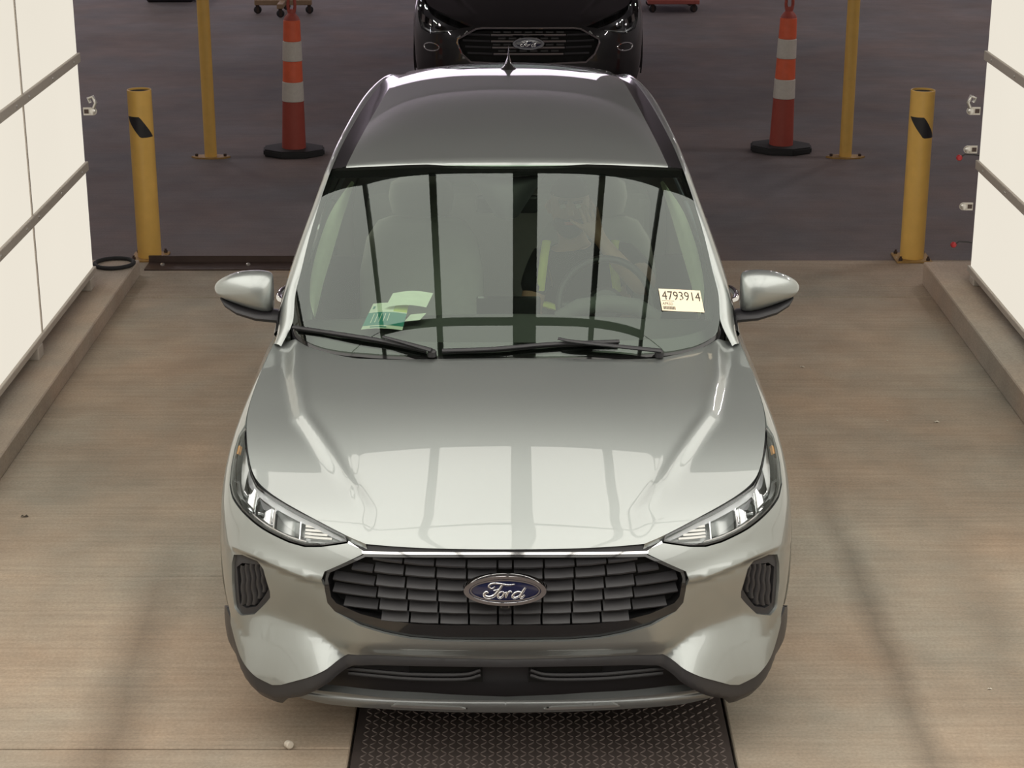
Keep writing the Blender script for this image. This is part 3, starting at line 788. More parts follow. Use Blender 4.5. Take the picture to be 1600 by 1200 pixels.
# badge: oval with script lettering
bd = link('badge', None, car); bd.location = (0, -.016, .643); bd.rotation_euler = (math.radians(90 - 4), 0, 0)
def oval(name, a, b, z0, z1, m, hole=None, bev=.3):
    n = 64; prof = [(1.0, z0), (1.0, z0 + (z1 - z0) * .6), (.965, z1)]
    v = []; f = []
    if hole:
        ha, hb = hole
        rings = [(a, b, z0), (a, b, z0 + (z1 - z0) * .5), (a - .004, b - .004, z1), (ha + .003, hb + .003, z1), (ha, hb, z0 + (z1 - z0) * .3)]
    else: rings = [(a, b, z0), (a, b, z1 - .001), (a - .002, b - .002, z1)]
    for ra, rb, z in rings:
        for k in range(n): an = 2 * math.pi * k / n; v.append((ra * math.cos(an), rb * math.sin(an), z))
    for i in range(len(rings) - 1):
        for k in range(n): f.append((i * n + k, i * n + (k + 1) % n, (i + 1) * n + (k + 1) % n, (i + 1) * n + k))
    if not hole: f.append(tuple((len(rings) - 1) * n + k for k in range(n)))
    me = meshpy(name, v, f, True); me.set_sharp_from_angle(angle=math.radians(40)); return link(name, me, bd, m)
oval('rim', .131, .0525, -.012, .012, M_CHROME, (.108, .036))
oval('enamel_field', .112, .039, -.010, .006, M_BLUE)
oval('inner_line', .1075, .0355, .004, .0085, M_CHROME, (.1045, .0330))
SC = .1075 / 500.0
def stroke(pts, wd):
    P = spline([((x - 805) * SC, (300 - y) * SC * 1.04, .0075) for x, y in pts], 6 * len(pts))
    return tube_me('script_letter', P, [wd * SC * (.55 + .45 * math.sin(math.pi * min(1, .08 + i / (len(P) - 1) * .9))) for i in range(len(P))], 8, flat=.5)
LET = {'F': [([(600, 272), (572, 240), (600, 208), (660, 196), (760, 207), (860, 220), (945, 208)], 17), ([(770, 215), (725, 285), (655, 368), (585, 398), (522, 385), (510, 348), (540, 322), (560, 338)], 24), ([(640, 303), (690, 292), (745, 272)], 14), ([(590, 272), (632, 268), (662, 238)], 12)],
       'o': [([(768, 316), (722, 338), (704, 384), (730, 408), (770, 382), (788, 336), (768, 316)], 17), ([(775, 330), (800, 338), (825, 322)], 11)],
       'r': [([(838, 316), (828, 360), (812, 404)], 18), ([(824, 372), (850, 330), (880, 312), (902, 326)], 15)],
       'd': [([(1050, 334), (995, 320), (942, 342), (912, 384), (940, 408), (990, 390), (1034, 350)], 18), ([(1098, 256), (1062, 310), (1024, 384), (1046, 402), (1086, 362)], 20)]}
for ch, sts in LET.items():
    bm = bmesh.new()
    for pts, wd in sts: bm.from_mesh(stroke(pts, wd))
    link('script_letter', bm_mesh(bm, 'script_letter', True), bd, M_CHROME)

# side vents
for sg in (1, -1):
    vt = link('side_vent', None, car)
    vo = lambda s, z: fascia_off(s, z) - .004
    wrap_panel('frame', vt, M_PLAST, VENT, holes=[VENT_IN], off=lambda s, z: fascia_off(s, z) - .010, both=False, side=sg, step=.012, skirt=.05)
    wrap_panel('backing', vt, M_PIT, VENT, off=lambda s, z: fascia_off(s, z) - .055, both=False, side=sg, step=.03, skirt=0)
    for k in range(5):
        s0 = .812 + .0205 * k
        zt = .644 - .010 * max(0, k - 2); zb = max(ip(s0, [(.795, .565), (.852, .490), (.888, .478), (.912, .492)]), .478) + .004
        n = 9; fr = []; bk = []
        for i in range(n):
            z = zt + (zb - zt) * i / (n - 1); wv = .003 * math.sin(i * 1.7) + .008 * (i / n)
            for lst, oo, ds in ((fr, -.010, 0), (bk, -.050, .0)):
                for w_ in (-.0045, .0045):
                    p = surf_point(s0 + wv + w_, z, lambda s, z_: fascia_off(s, z_) + oo); lst.append(np.array([sg * p[0], p[1], p[2]]))
        v = fr + bk; m_ = 2 * n; f = []
        for i in range(n - 1):
            a = 2 * i; f += [(a, a + 1, a + 3, a + 2), (a, a + 2, m_ + a + 2, m_ + a), (a + 1, m_ + a + 1, m_ + a + 3, a + 3)]
        bm = bmesh.new(); bm.from_mesh(meshpy('slat', v, f)); link('slat', bm_mesh(bm, 'slat', True), vt, M_PLAST)

# lower cladding, lower grille and skid lip
def clad_off(s, z):
    zb = ip(s, PAINTLOW); o = fascia_off(s, zb) - .006
    lo = ip(s, CLADLOW + [(.75, .215), (.82, .225), (.95, .26)]); t = min(max((zb - z) / max(zb - lo, .02), 0), 1.8)
    return o + .012 * math.sin(min(t, 1) * math.pi * .6) - .03 * max(0, t - .75) * sm(s, .45, .6)
clad = PAINTLOW + [(1.02, .43), (1.10, .40), (1.09, .30), (.99, .265), (.912, .245), (.814, .200), (.738, .194)] + CLADLOW[::-1]
wrap_panel('lower_cladding', car, M_PLAST, [(s, z - .002) if i < len(PAINTLOW) else (s, z) for i, (s, z) in enumerate(clad)], off=clad_off, step=.014, skirt=.05)
lg = link('lower_grille', None, car)
wrap_panel('backing', lg, M_DARK, CLADLOW + [(.705, .215), (.66, .20)] + [(s, z - .07) for s, z in LIPTOP[::-1]], off=-.075, step=.03, skirt=0)
for sg in (1, -1):
    op = [(.075, .322), (.30, .326), (.315, .318), (.315, .258), (.30, .252), (.075, .250)]
    wrap_panel('duct_opening', lg, M_PIT, op, off=-.066, both=False, side=sg, step=.03, skirt=0)
    for z0, z1 in ((.296, .300), (.276, .272)):
        pts = [surf_point(s, z, -.052) for s, z in ((.08, z0 + .018), (.14, z0), (.30, z0 - .002), (.42, z0 + .004), (.52, z0 + .008))]
        P = spline([np.array([sg * p[0], p[1], p[2]]) for p in pts], 24)
        link('bar', tube_me('bar', P, .0065, 6), lg, M_DARK)
M_LIP = mat('grey_lip_paint', (0.20, 0.21, 0.21), rough=0.35, metal=0.6, coat=.5)
wrap_panel('skid_lip', car, M_LIP, LIPTOP + LIPLOW[::-1], off=lambda s, z: -.010 + .014 * sm(.224 - z, 0, .014), step=.008, skirt=.03)
for sg in (1, -1):
    wrap_panel('lip_step', car, M_SATIN, [(.125, .203), (.150, .211), (.355, .216), (.375, .208), (.365, .205), (.14, .200)], off=.009, both=False, side=sg, step=.01, skirt=.012)

# headlights
M_GUIDE = mat('clear_white_light_guide', (0.94, 0.95, 0.97), rough=.15, coat=.8, var=.03)
def inset(poly, d):
    c = np.mean(np.array(poly), 0); out = []
    n = len(poly)
    for i in range(n):
        p = np.array(poly[i]); a = np.array(poly[i - 1]); b = np.array(poly[(i + 1) % n])
        t1 = (p - a) / (np.linalg.norm(p - a) + 1e-9); t2 = (b - p) / (np.linalg.norm(b - p) + 1e-9)
        nn_ = np.array([-(t1[1] + t2[1]), t1[0] + t2[0]]); l = np.linalg.norm(nn_); nn_ = nn_ / (l + 1e-9)
        out.append(tuple(p + nn_ * d))
    return out
area = sum(HEAD[i - 1][0] * HEAD[i][1] - HEAD[i][0] * HEAD[i - 1][1] for i in range(len(HEAD)))
INS = 1 if area > 0 else -1
top_s = [(.500, .776), (.605, .808), (.724, .836), (.836, .858), (.873, .875), (.932, .908), (1.012, .938)]
bot_s = [(.494, .760), (.576, .744), (.629, .739), (.684, .745), (.781, .765), (.872, .788), (.954, .808), (.996, .828), (1.024, .865), (1.045, .894)]
for sg in (1, -1):
    hl = link('headlight', None, car)
    HI = inset(HEAD, .006 * INS)
    wrap_panel('bezel', hl, M_GLOSSB, HEAD, holes=[HI], off=-.004, both=False, side=sg, step=.02, bstep=.012, skirt=.06)
    wrap_panel('lens', hl, M_LENS, inset(HEAD, .003 * INS), off=.0, both=False, side=sg, step=.018, skirt=0)
    wrap_panel('housing', hl, M_SATIN, HEAD, off=lambda s, z: -.055 + .02 * sm(s, .93, 1.04), both=False, side=sg, step=.03, skirt=0)
    # bright strip under the hood edge
    strip = [(s, z - .005) for s, z in top_s[0:]] + [(s, z - (.018 if s < .95 else .012)) for s, z in top_s[::-1]]
    wrap_panel('light_guide', hl, M_GUIDE, strip, off=lambda s, z: -.018 - .5 * (ip(s, top_s) - z), both=False, side=sg, step=.01, skirt=.02)
    # lower thin line
    line = [(s, z + .010) for s, z in bot_s[2:8]] + [(s, z + .0135) for s, z in bot_s[2:8][::-1]]
    wrap_panel('lower_line', hl, M_CHROME, line, off=-.014, both=False, side=sg, step=.01, skirt=.02)
    # reflector chambers, each a concave bowl
    for a, b in ((.655, .745), (.752, .830), (.838, .925)):
        pl = [(a, ip(a, bot_s) + .016), (b, ip(b, bot_s) + .016), (b, ip(b, top_s) - .020), (a, ip(a, top_s) - .020)]
        def bowl(s, z, a=a, b=b):
            u_ = (2 * (s - a) / (b - a) - 1); return -.052 + .026 * u_ * u_
        wrap_panel('reflector', hl, M_CHROME if a > .7 else M_SATIN, pl, off=bowl, both=False, side=sg, step=.012, skirt=0)
    for a in (.7485, .834, .651):
        pts = []
        zt, zb = ip(a, top_s) - .018, ip(a, bot_s) + .012
        q = [surf_point(a, zt, -.014), surf_point(a, zt, -.052), surf_point(a, zb, -.052), surf_point(a, zb, -.014)]
        q2 = [surf_point(a + .004, zt, -.014), surf_point(a + .004, zt, -.052), surf_point(a + .004, zb, -.052), surf_point(a + .004, zb, -.014)]
        v = [np.array([sg * p[0], p[1], p[2]]) for p in q + q2]
        bm = bmesh.new(); bm.from_mesh(meshpy('fin', v, [(0, 1, 2, 3), (7, 6, 5, 4), (0, 4, 5, 1), (1, 5, 6, 2), (2, 6, 7, 3), (3, 7, 4, 0)]))
        link('fin', bm_mesh(bm, 'fin'), hl, M_CHROME)
    for r in range(4):       # ribbed turn signal at the inner tip
        z0 = .765 + .0095 * r; s1 = .548 + .016 * r
        pl = [(s1, z0), (.640, z0 - .002 + .006 * 0), (.640, z0 + .004), (s1, z0 + .006)]
        wrap_panel('signal_rib', hl, M_SCREW, pl, off=-.026, both=False, side=sg, step=.02, skirt=.01)
    mk = [(1.012, .892), (1.030, .888), (1.040, .902), (1.022, .907)]
    wrap_panel('side_marker', hl, M_AMBER, mk, off=-.008, both=False, side=sg, step=.02, skirt=.01)

# door mirrors
SEC = [(.866, 1.105, 1.232, .045), (.872, 1.097, 1.244, .066), (.90, 1.093, 1.252, .080), (.95, 1.106, 1.253, .080), (1.0, 1.124, 1.246, .072), (1.045, 1.142, 1.229, .058), (1.070, 1.156, 1.213, .042), (1.082, 1.170, 1.200, .022), (1.085, 1.182, 1.188, .006)]
for sg in (1, -1):
    mr = link('door_mirror', None, car)
    rows = []
    for x, z0, z1, hy in SEC:
        r = []
        for k in range(25):
            a = 2 * math.pi * k / 24; c, s_ = math.cos(a), math.sin(a)
            r.append((sg * x, 1.46 - hy * (abs(c) ** .8) * (1 if c > 0 else -.40), (z0 + z1) / 2 + (z1 - z0) / 2 * abs(s_) ** .85 * (1 if s_ > 0 else -1)))
        rows.append(r)
    me = grid_me('cap', rows, True, flip=sg > 0)
    bm = bmesh.new(); bm.from_mesh(me); bmesh.ops.remove_doubles(bm, verts=bm.verts[:], dist=1e-5); bmesh.ops.holes_fill(bm, edges=bm.edges[:]); me = bm_mesh(bm, 'cap', True)
    o = link('cap', me, mr, M_SILVER); md = o.modifiers.new('smooth', 'SUBSURF'); md.levels = 1; md.render_levels = 1
    rows = []
    for x, zc, hz, hy, yc in ((.80, 1.062, .022, .050, 1.46), (.86, 1.076, .022, .055, 1.455), (.93, 1.088, .022, .062, 1.445), (1.0, 1.108, .020, .055, 1.445), (1.045, 1.130, .015, .040, 1.45), (1.065, 1.145, .004, .012, 1.455)):
        rows.append([(sg * x, yc - hy * math.cos(2 * math.pi * k / 16), zc + hz * math.sin(2 * math.pi * k / 16)) for k in range(17)])
    link('lower_housing', grid_me('lower_housing', rows, True, flip=sg > 0), mr, M_DARK)
    link('mirror_glass', box_me('mirror_glass', *sorted((sg * .89, sg * 1.01)), 1.482, 1.492, 1.135, 1.222, .002), mr, M_CHROME)

# wipers
def wiper(pb, pa):
    w_ = link('wiper', None, car)
    B = spline([gxy(x, y, .020) for x, y in pb], 24); link('blade', tube_me('blade', B, .0095, 6, flat=.7), w_, M_DARK)
    B2 = spline([gxy(x, y, .006) for x, y in pb], 24); link('rubber', tube_me('rubber', B2, .006, 5), w_, M_PIT)
    A = spline([gxy(x, y, .036) for x, y in pa], 20); link('arm', tube_me('arm', A, [.007 + .005 * (i / 19) for i in range(20)], 6, flat=.6), w_, M_DARK)
    o = link('pivot', lathe_me('pivot', [(.016, -.01), (.016, .008), (.011, .014), (.001, .015)], 16), w_, M_DARK); o.location = gxy(pa[-1][0], pa[-1][1], .012)
wiper([(-.765, 1.262), (-.562, 1.153), (-.433, 1.107), (-.283, 1.064)], [(-.433, 1.113), (-.341, 1.080), (-.262, 1.055)])
wiper([(-.226, 1.059), (-.045, 1.062), (.159, 1.077), (.398, 1.100)], [(.182, 1.087), (.25, 1.079), (.540, 1.092)])

# roof antenna
an = link('antenna', None, car); an.scale = (1.25, 1.1, 1.1); an.location = (0, 3.52, zc_roof(3.52) - .004)
link('fin', grid_me('fin', [[(sx * wd * (1 - q ** 2), y0 + (y1 - y0) * k / 8 + q * .03, h * q) for k, wd, h in [(k, .034 * math.sin(math.pi * (k / 8) ** .8 * .999 + .001), .100 * (max(k - 1, 0) / 7) ** 1.2) for k in range(9)]] for sx, q, y0, y1 in [(-1, 0, -.09, .10), (-.6, .3, -.09, .10), (-.35, .7, -.09, .10), (0, 1, -.09, .10), (.35, .7, -.09, .10), (.6, .3, -.09, .10), (1, 0, -.09, .10)]], True), an, M_GLOSSB)

# interior
db_ = [[np.array([u * .78, y, z + .012 * math.cos(u * 3)]) for u in np.linspace(-1, 1, 31)] for y, z in ((1.12, .995), (1.25, 1.022), (1.45, 1.028), (1.62, 1.015), (1.74, .985), (1.80, .93), (1.82, .72))]
ds = link('dashboard', grid_me('dashboard', db_), car, M_DASH)
link('instrument_hood', tube_me('instrument_hood', [(.20, 1.70, .985), (.28, 1.70, 1.035), (.39, 1.70, 1.05), (.50, 1.70, 1.035), (.58, 1.70, .985)], .035, 10), ds, M_DASH)
link('screen', box_me('screen', -.12, .13, 1.775, 1.79, .90, 1.055, .006), ds, M_GLOSSB)
sw = link('steering_wheel', None, car); sw.location = (.39, 1.93, .975); sw.rotation_euler = (math.radians(68), 0, 0)
link('rim', tube_me('rim', [(.185 * math.cos(a), .185 * math.sin(a), 0) for a in np.linspace(0, 2 * math.pi, 49)[:-1]], .015, 8, closed=True), sw, M_DARK)
link('hub', lathe_me('hub', [(.075, -.03), (.075, .0), (.06, .02), (.001, .025)], 24), sw, M_DARK)
for a in (0, math.pi, -math.pi / 2):
    link('spoke', tube_me('spoke', [(.06 * math.cos(a), .06 * math.sin(a), -.005), (.18 * math.cos(a), .18 * math.sin(a), 0)], .016, 8, flat=.5), sw, M_DARK)
def seat(x):
    s_ = link('seat', None, car); s_.location = (x, 2.55, 0)
    def pad(name, prof, hw, m=M_SEAT):
        # prof: list of (y,z,thickness, width factor)
        rows = []
        for y, z, t, wf in prof:
            rows.append([(hw * wf * math.copysign(abs(math.cos(a)) ** .5, math.cos(a)), y + t * math.sin(a), z) for a in np.linspace(0, 2 * math.pi, 25)])
        me = grid_me(name, rows, True); bm = bmesh.new(); bm.from_mesh(me); bmesh.ops.holes_fill(bm, edges=bm.edges[:]); return link(name, bm_mesh(bm, name, True), s_, m)
    pad('backrest', [(-.10, .52, .03, .7), (-.09, .56, .08, .95), (-.05, .75, .09, 1.0), (0, .95, .08, .98), (.04, 1.08, .07, .88), (.06, 1.15, .05, .7), (.065, 1.17, .02, .5)], .27)
    pad('headrest', [(.06, 1.165, .02, .6), (.055, 1.19, .05, .9), (.05, 1.26, .055, 1.0), (.05, 1.32, .05, .92), (.055, 1.345, .02, .6)], .14)
    link('cushion', box_me('cushion', -.26, .26, -.62, -.02, .40, .56, .05, 3), s_, M_SEAT)
seat(-.37); seat(.37)
link('rear_bench', box_me('rear_bench', -.66, .66, 3.25, 3.50, .45, 1.12, .06, 3), car, M_SEAT)
link('cabin_floor', box_me('cabin_floor', -.72, .72, 1.1, 4.2, .42, .44), car, M_DASH)
link('headliner', grid_me('headliner', [[p - np.array([p[0] * .02, 0, .035]) for p in r] for r in roof_rows()]), car, M_SEAT)
# cream trim on the inside of the windshield pillars
for sg in (1, -1):
    A = spline([(.605, 1.88, 1.489), (.676, 1.784, 1.396), (.717, 1.688, 1.294), (.740, 1.592, 1.195), (.737, 1.496, 1.127), (.713, 1.40, 1.084)], 24)
    B = spline([(.597, 1.93, 1.472), (.640, 1.834, 1.345), (.675, 1.738, 1.230), (.698, 1.642, 1.155), (.710, 1.546, 1.098), (.716, 1.45, 1.066)], 24)
    rows = [[np.array([sg, 1, 1]) * (a * (1 - q) + b * q + np.array([0, -.02, .01]) * math.sin(math.pi * q)) for a, b in zip(A, B)] for q in (0, .33, .66, 1.0)]
    link('pillar_trim', grid_me('pillar_trim', rows, True, flip=sg < 0), car, M_CREAM)
# mirror and sensor housing behind the glass
mh = link('rear_view_mirror', None, car)
link('sensor_housing', grid_me('sensor_housing', [[gxy(u * (.150 - .105 * k), 1.735 - .19 * k, -.010 - .035 * math.sin(math.pi * (k * .5 + .25)) * (1 - u * u)) for u in np.linspace(-1, 1, 9)] for k in np.linspace(0, 1, 7)], True), mh, M_DARK)
link('mirror_shell', box_me('mirror_shell', -.12, .12, 1.74, 1.77, 1.395, 1.465, .012, 2), mh, M_DARK)
link('stem', tube_me('stem', [(0, 1.70, 1.49), (0, 1.745, 1.44)], .012, 8), mh, M_DARK)

# ------------------------------------------------------------------ driver
def skin_body(name, V, E_, R, root_i, m, parent=None, lev=2):
    me = bpy.data.meshes.new(name); me.from_pydata(V, E_, []); o = link(name, me, parent, m)
    sk = o.modifiers.new('skin', 'SKIN'); sk.use_smooth_shade = True
    for i, r in enumerate(R):
        d = me.skin_vertices[0].data[i]; d.radius = (r, r) if not isinstance(r, tuple) else r; d.use_root = (i == root_i)
    sb = o.modifiers.new('sub', 'SUBSURF'); sb.levels = lev; sb.render_levels = lev
    return o
pv = [(.36, 2.36, .60), (.35, 2.40, .80), (.32, 2.42, .98), (.28, 2.40, 1.085), (.265, 2.385, 1.15),          # 0-4 pelvis..neck
      (.50, 2.40, 1.035), (.57, 2.23, .99), (.545, 2.10, 1.00), (.44, 2.13, 1.11), (.372, 2.165, 1.19), (.350, 2.18, 1.225),  # 5-10 raised arm, wrist, palm
      (.145, 2.42, 1.02), (.09, 2.30, .84), (.13, 2.14, .76), (.22, 2.04, .79), (.25, 2.01, .81),     # 11-15 other arm to the wheel
      (.46, 2.20, .58), (.46, 1.85, .62), (.46, 1.62, .48), (.26, 2.20, .58), (.26, 1.85, .62), (.28, 1.62, .48),   # 16-21 legs
      (.262, 2.365, 1.21), (.258, 2.345, 1.27), (.256, 2.35, 1.335), (.256, 2.36, 1.37)]                              # 22-25 head
pe = [(0, 1), (1, 2), (2, 3), (3, 4), (2, 5), (5, 6), (6, 7), (7, 8), (8, 9), (9, 10), (2, 11), (11, 12), (12, 13), (13, 14), (14, 15), (0, 16), (16, 17), (17, 18), (0, 19), (19, 20), (20, 21), (4, 22), (22, 23), (23, 24), (24, 25)]
pr = [(.17, .12), (.16, .11), (.17, .10), .075, .058, .062, .052, .045, .036, .027, .032, .062, .05, .042, .028, .032, .085, .065, .05, .085, .065, .05, (.062, .075), (.076, .095), (.075, .09), (.05, .06)]
def add_hand(base, dirv, side, curl, names):
    """five finger chains rooted in the palm"""
    d = Vector(dirv).normalized(); sd = Vector(side).normalized(); nrm = d.cross(sd).normalized()
    for k, (off, ln, ang) in enumerate(((-.030, .066, -.10), (-.010, .076, -.03), (.010, .072, .03), (.030, .058, .10), (-.034, .052, -.85))):
        st = len(pv); p = Vector(pv[base]) + sd * off * .8; dd = (d * math.cos(ang) + sd * math.sin(ang)).normalized()
        pv.append(tuple(p + dd * .030)); pr.append(.0100); pe.append((base, st))
        q = p + dd * .030
        for j in range(3):
            dd = (dd + nrm * curl * (.5 + .4 * j)).normalized(); q = q + dd * ln / 3
            pv.append(tuple(q)); pr.append(.0092 - .001 * j); pe.append((st + j, st + j + 1))
add_hand(10, (-.25, .05, 1), (1, .1, .2), .35, None)
add_hand(15, (.35, -.4, .8), (1, .3, 0), .75, None)
person = skin_body('person', pv, pe, pr, 0, M_SKIN)
tag(person, 'driver in a dark shirt and lime safety vest, hand raised to the face', 'person')
def ell(name, c, r, m, parent, nose=False, n=20, cut=None):
    rows = []
    for i in range(n + 1):
        th = math.pi * i / n
        rows.append([(c[0] + r[0] * math.sin(th) * math.cos(a), c[1] + r[1] * math.sin(th) * math.sin(a), c[2] + r[2] * math.cos(th)) for a in np.linspace(0, 2 * math.pi, 25)])
    if cut: rows = rows[cut[0]:cut[1]]
    return link(name, grid_me(name, rows, True), parent, m)
HC = (.257, 2.345, 1.275)
ell('hair', (HC[0], HC[1] + .018, HC[2] + .022), (.086, .103, .108), M_BEARD, person, cut=(0, 9))
ell('beard', (HC[0], HC[1] - .010, HC[2] - .055), (.066, .088, .075), M_BEARD, person, cut=(8, 21))
link('nose', tube_me('nose', [(HC[0], HC[1] - .088, HC[2] + .025), (HC[0], HC[1] - .108, HC[2] - .008), (HC[0], HC[1] - .092, HC[2] - .016)], [.008, .015, .010], 8), person, M_SKIN)
for sx in (-1, 1):
    ell('eye', (HC[0] + sx * .031, HC[1] - .082, HC[2] + .022), (.013, .010, .009), M_BAND, person, n=10)
    link('ear', tube_me('ear', [(HC[0] + sx * .078, HC[1] + .012, HC[2] + .022), (HC[0] + sx * .090, HC[1] + .020, HC[2]), (HC[0] + sx * .080, HC[1] + .014, HC[2] - .03)], [.012, .016, .009], 8), person, M_SKIN)
    link('eyebrow', tube_me('eyebrow', [(HC[0] + sx * .014, HC[1] - .092, HC[2] + .040), (HC[0] + sx * .048, HC[1] - .080, HC[2] + .042)], .006, 6), person, M_BEARD)
link('mouth', tube_me('mouth', [(HC[0] - .022, HC[1] - .094, HC[2] - .046), (HC[0] + .022, HC[1] - .094, HC[2] - .046)], .006, 6), person, M_REDOR)
# shirt: a slightly larger shell over trunk and upper arms
sv = pv[0:4] + [pv[5], (.56, 2.27, .995), pv[11], (.10, 2.31, .90)]
sr = [(.185, .135), (.178, .125), (.19, .115), .082, .078, .064, .078, .062]
skin_body('shirt', sv, [(0, 1), (1, 2), (2, 3), (2, 4), (4, 5), (2, 6), (6, 7)], sr, 0, M_SHIRT, person)
for x0, x1, y in ((.150, .135, 2.30), (.435, .455, 2.28)):
    link('vest_stripe', tube_me('vest_stripe', [(x0 + .012, 2.36, 1.125), (x0, y, 1.07), ((x0 + x1) / 2, y - .012, 1.0), (x1, y, .93)], .018, 8, flat=.5), person, M_HIVIS)
link('vest_band', tube_me('vest_band', [(.15, 2.33, .86), (.22, 2.262, .86), (.34, 2.245, .86), (.46, 2.262, .86), (.54, 2.34, .86)], .026, 8, flat=.5), person, M_HIVIS)

# ------------------------------------------------------------------ papers behind the windshield
def tilted(o, loc, rot): o.location = loc; o.rotation_euler = rot
tagp = thing('windshield_tag', 'cream numbered lot tag stuck on the windshield, driver side', 'tag')
# corners on the glass, lower left, lower right, upper left
TL, TR, BL, BR = gxy(.551, 1.308, .004), gxy(.706, 1.357, .004), gxy(.561, 1.238, .004), gxy(.718, 1.290, .004)
def tagpt(a, b, lift=0.0):     # a: 0..1 across, b: 0..1 up
    p = (BL * (1 - a) + BR * a) * (1 - b) + (TL * (1 - a) + TR * a) * b
    n = np.cross(BR - BL, TL - BL); n /= np.linalg.norm(n); return p + n * lift
def tagquad(name, rects, m, lift, parent):
    v = []; f = []
    for a0, a1, b0, b1 in rects:
        k = len(v); v += [tagpt(a0, b0, lift), tagpt(a1, b0, lift), tagpt(a1, b1, lift), tagpt(a0, b1, lift)]; f.append((k, k + 1, k + 2, k + 3))
    return link(name, meshpy(name, v, f), parent, m)
M_TAG = mat('cream_card', (0.95, 0.80, 0.60), rough=.8, var=.03)
M_INK = mat('brown_black_ink', (0.035, 0.028, 0.02), rough=.8)
tc = link('card', meshpy('card', [tagpt(a, b, l) for l in (0, -.0008) for a, b in ((0, 0), (1, 0), (1, 1), (0, 1))], [(0, 1, 2, 3), (7, 6, 5, 4), (0, 4, 5, 1), (1, 5, 6, 2), (2, 6, 7, 3), (3, 7, 4, 0)]), tagp, M_TAG)
def text_on(parent, body, m, fn, a0, b0, a1, b1, lift, name='printed_text'):
    """flat lettering fitted into the rectangle a0..a1 x b0..b1 of a surface function"""
    cu = bpy.data.curves.new(name, 'FONT'); cu.body = body; cu.resolution_u = 3
    to = bpy.data.objects.new(name, cu); COL.objects.link(to)
    dg = bpy.context.evaluated_depsgraph_get(); me = bpy.data.meshes.new_from_object(to.evaluated_get(dg)); bpy.data.objects.remove(to, do_unlink=True)
    xs = [v.co.x for v in me.vertices]; ys = [v.co.y for v in me.vertices]
    for v in me.vertices:
        a = a0 + (a1 - a0) * (v.co.x - min(xs)) / (max(xs) - min(xs)); b = b0 + (b1 - b0) * (v.co.y - min(ys)) / (max(ys) - min(ys))
        v.co = fn(a, b, lift)
    me.materials.clear()
    return link(name, me, parent, m)
text_on(tagp, '4793914', M_INK, tagpt, .05, .50, .97, .90, .0006)
text_on(tagp, 'APRSD', M_INK, tagpt, .03, .26, .28, .38, .0006)
tagquad('barcode', [(.03 + .012 * k, .03 + .012 * k + .003 + .004 * ((k * 7) % 3), .06, .20) for k in range(25)], M_INK, .0006, tagp)
tagquad('printed_line', [(.03 + .03 * k, .05 + .03 * k, .44, .465) for k in range(10)], M_INK, .0006, tagp)
# leaflet in a clear sleeve on the dashboard
leaf = thing('leaflet', 'green and white leaflet in a clear sleeve on the dashboard', 'leaflet')
def at3(x, y, z): return np.array([x, y, z])
LB0, LB1, LT0, LT1 = at3(-.538, 1.36, 1.052), at3(-.385, 1.352, 1.052), at3(-.512, 1.64, 1.068), at3(-.374, 1.63, 1.068)
def lpt(a, b, lift=0.0):
    return (LB0 * (1 - a) + LB1 * a) * (1 - b) + (LT0 * (1 - a) + LT1 * a) * b + np.array([0, 0, lift + .006 * math.sin(math.pi * a)])
def lquad(name, a0, a1, b0, b1, m, lift, parent=None):
    rows = [[lpt(a0 + (a1 - a0) * i / 6, b0 + (b1 - b0) * j / 4, lift) for i in range(7)] for j in range(5)]
    return link(name, grid_me(name, rows, True), parent or leaf, m)
M_LWH = mat('white_paper', (0.86, 0.90, 0.78), rough=.7); M_LGR = mat('teal_print', (0.07, 0.33, 0.28), rough=.6); M_LYE = mat('lime_print', (0.62, 0.72, 0.16), rough=.6)
lquad('sheet', 0, 1, 0, 1, M_LWH, 0); lquad('teal_block', 0, 1, .12, .62, M_LGR, .001); lquad('lime_block', .64, 1.0, .66, .98, M_LYE, .001)
for k in range(5): lquad('printed_line', .16 + .10 * k, .18 + .10 * k, .2 + .02 * k, .56, M_LWH, .0018)
lquad('printed_mark', .06, .12, .76, .86, M_LGR, .0018); lquad('printed_bar', .2, .6, .03, .07, M_LGR, .0018)
sl = thing('paper_slip', 'folded white slip lying behind the green leaflet', 'paper')
rows = [[(-.46 + .155 * i / 6 + .02 * j / 3, 1.55 + .15 * j / 3, 1.080 + .010 * math.sin(math.pi * i / 6) + .004 * j) for i in range(7)] for j in range(4)]
link('sheet', grid_me('sheet', rows, True), sl, M_LWH)
rows = [[(-.385 + .06 * i / 4 + .02 * j / 3, 1.46 + .09 * j / 3, 1.052 + .006 * i / 4) for i in range(5)] for j in range(4)]
link('folded_corner', grid_me('folded_corner', rows, True), sl, M_LWH)

# ------------------------------------------------------------------ black car behind
car2 = thing('car', 'black SUV with chrome barred grille behind the silver car', 'car', (.135, 10.15, 0))
TF = lambda p: np.array([p[0] * 1.01, p[1], p[2] * 1.13])
build_shell(car2, M_BLACKP, TF)
HEAD2 = [(.54, .735), (.70, .700), (.80, .690), (.92, .715), (.985, .80), (1.03, .90), (.93, .895), (.86, .850), (.72, .800), (.56, .752)]
GR2 = [(0, .742), (.365, .742), (.42, .735), (.565, .665), (.57, .64), (.53, .56), (.46, .505), (0, .490)]
f2 = [(.433, .752), (.53, .742)] + HEAD2[1:5][:3] + [(.98, .79), (1.005, .826), (1.10, .70)] + arcB[::-1] + [(1.0, .40), (.9, .26), (.7, .20), (0, .18)] + GR2[3:][::-1] + [(.42, .738)]
seen = []; [seen.append(p) for p in f2 if p not in seen]
wrap_panel('bumper_cover', car2, M_BLACKP, seen, off=ZERO, tf=TF, step=.03)
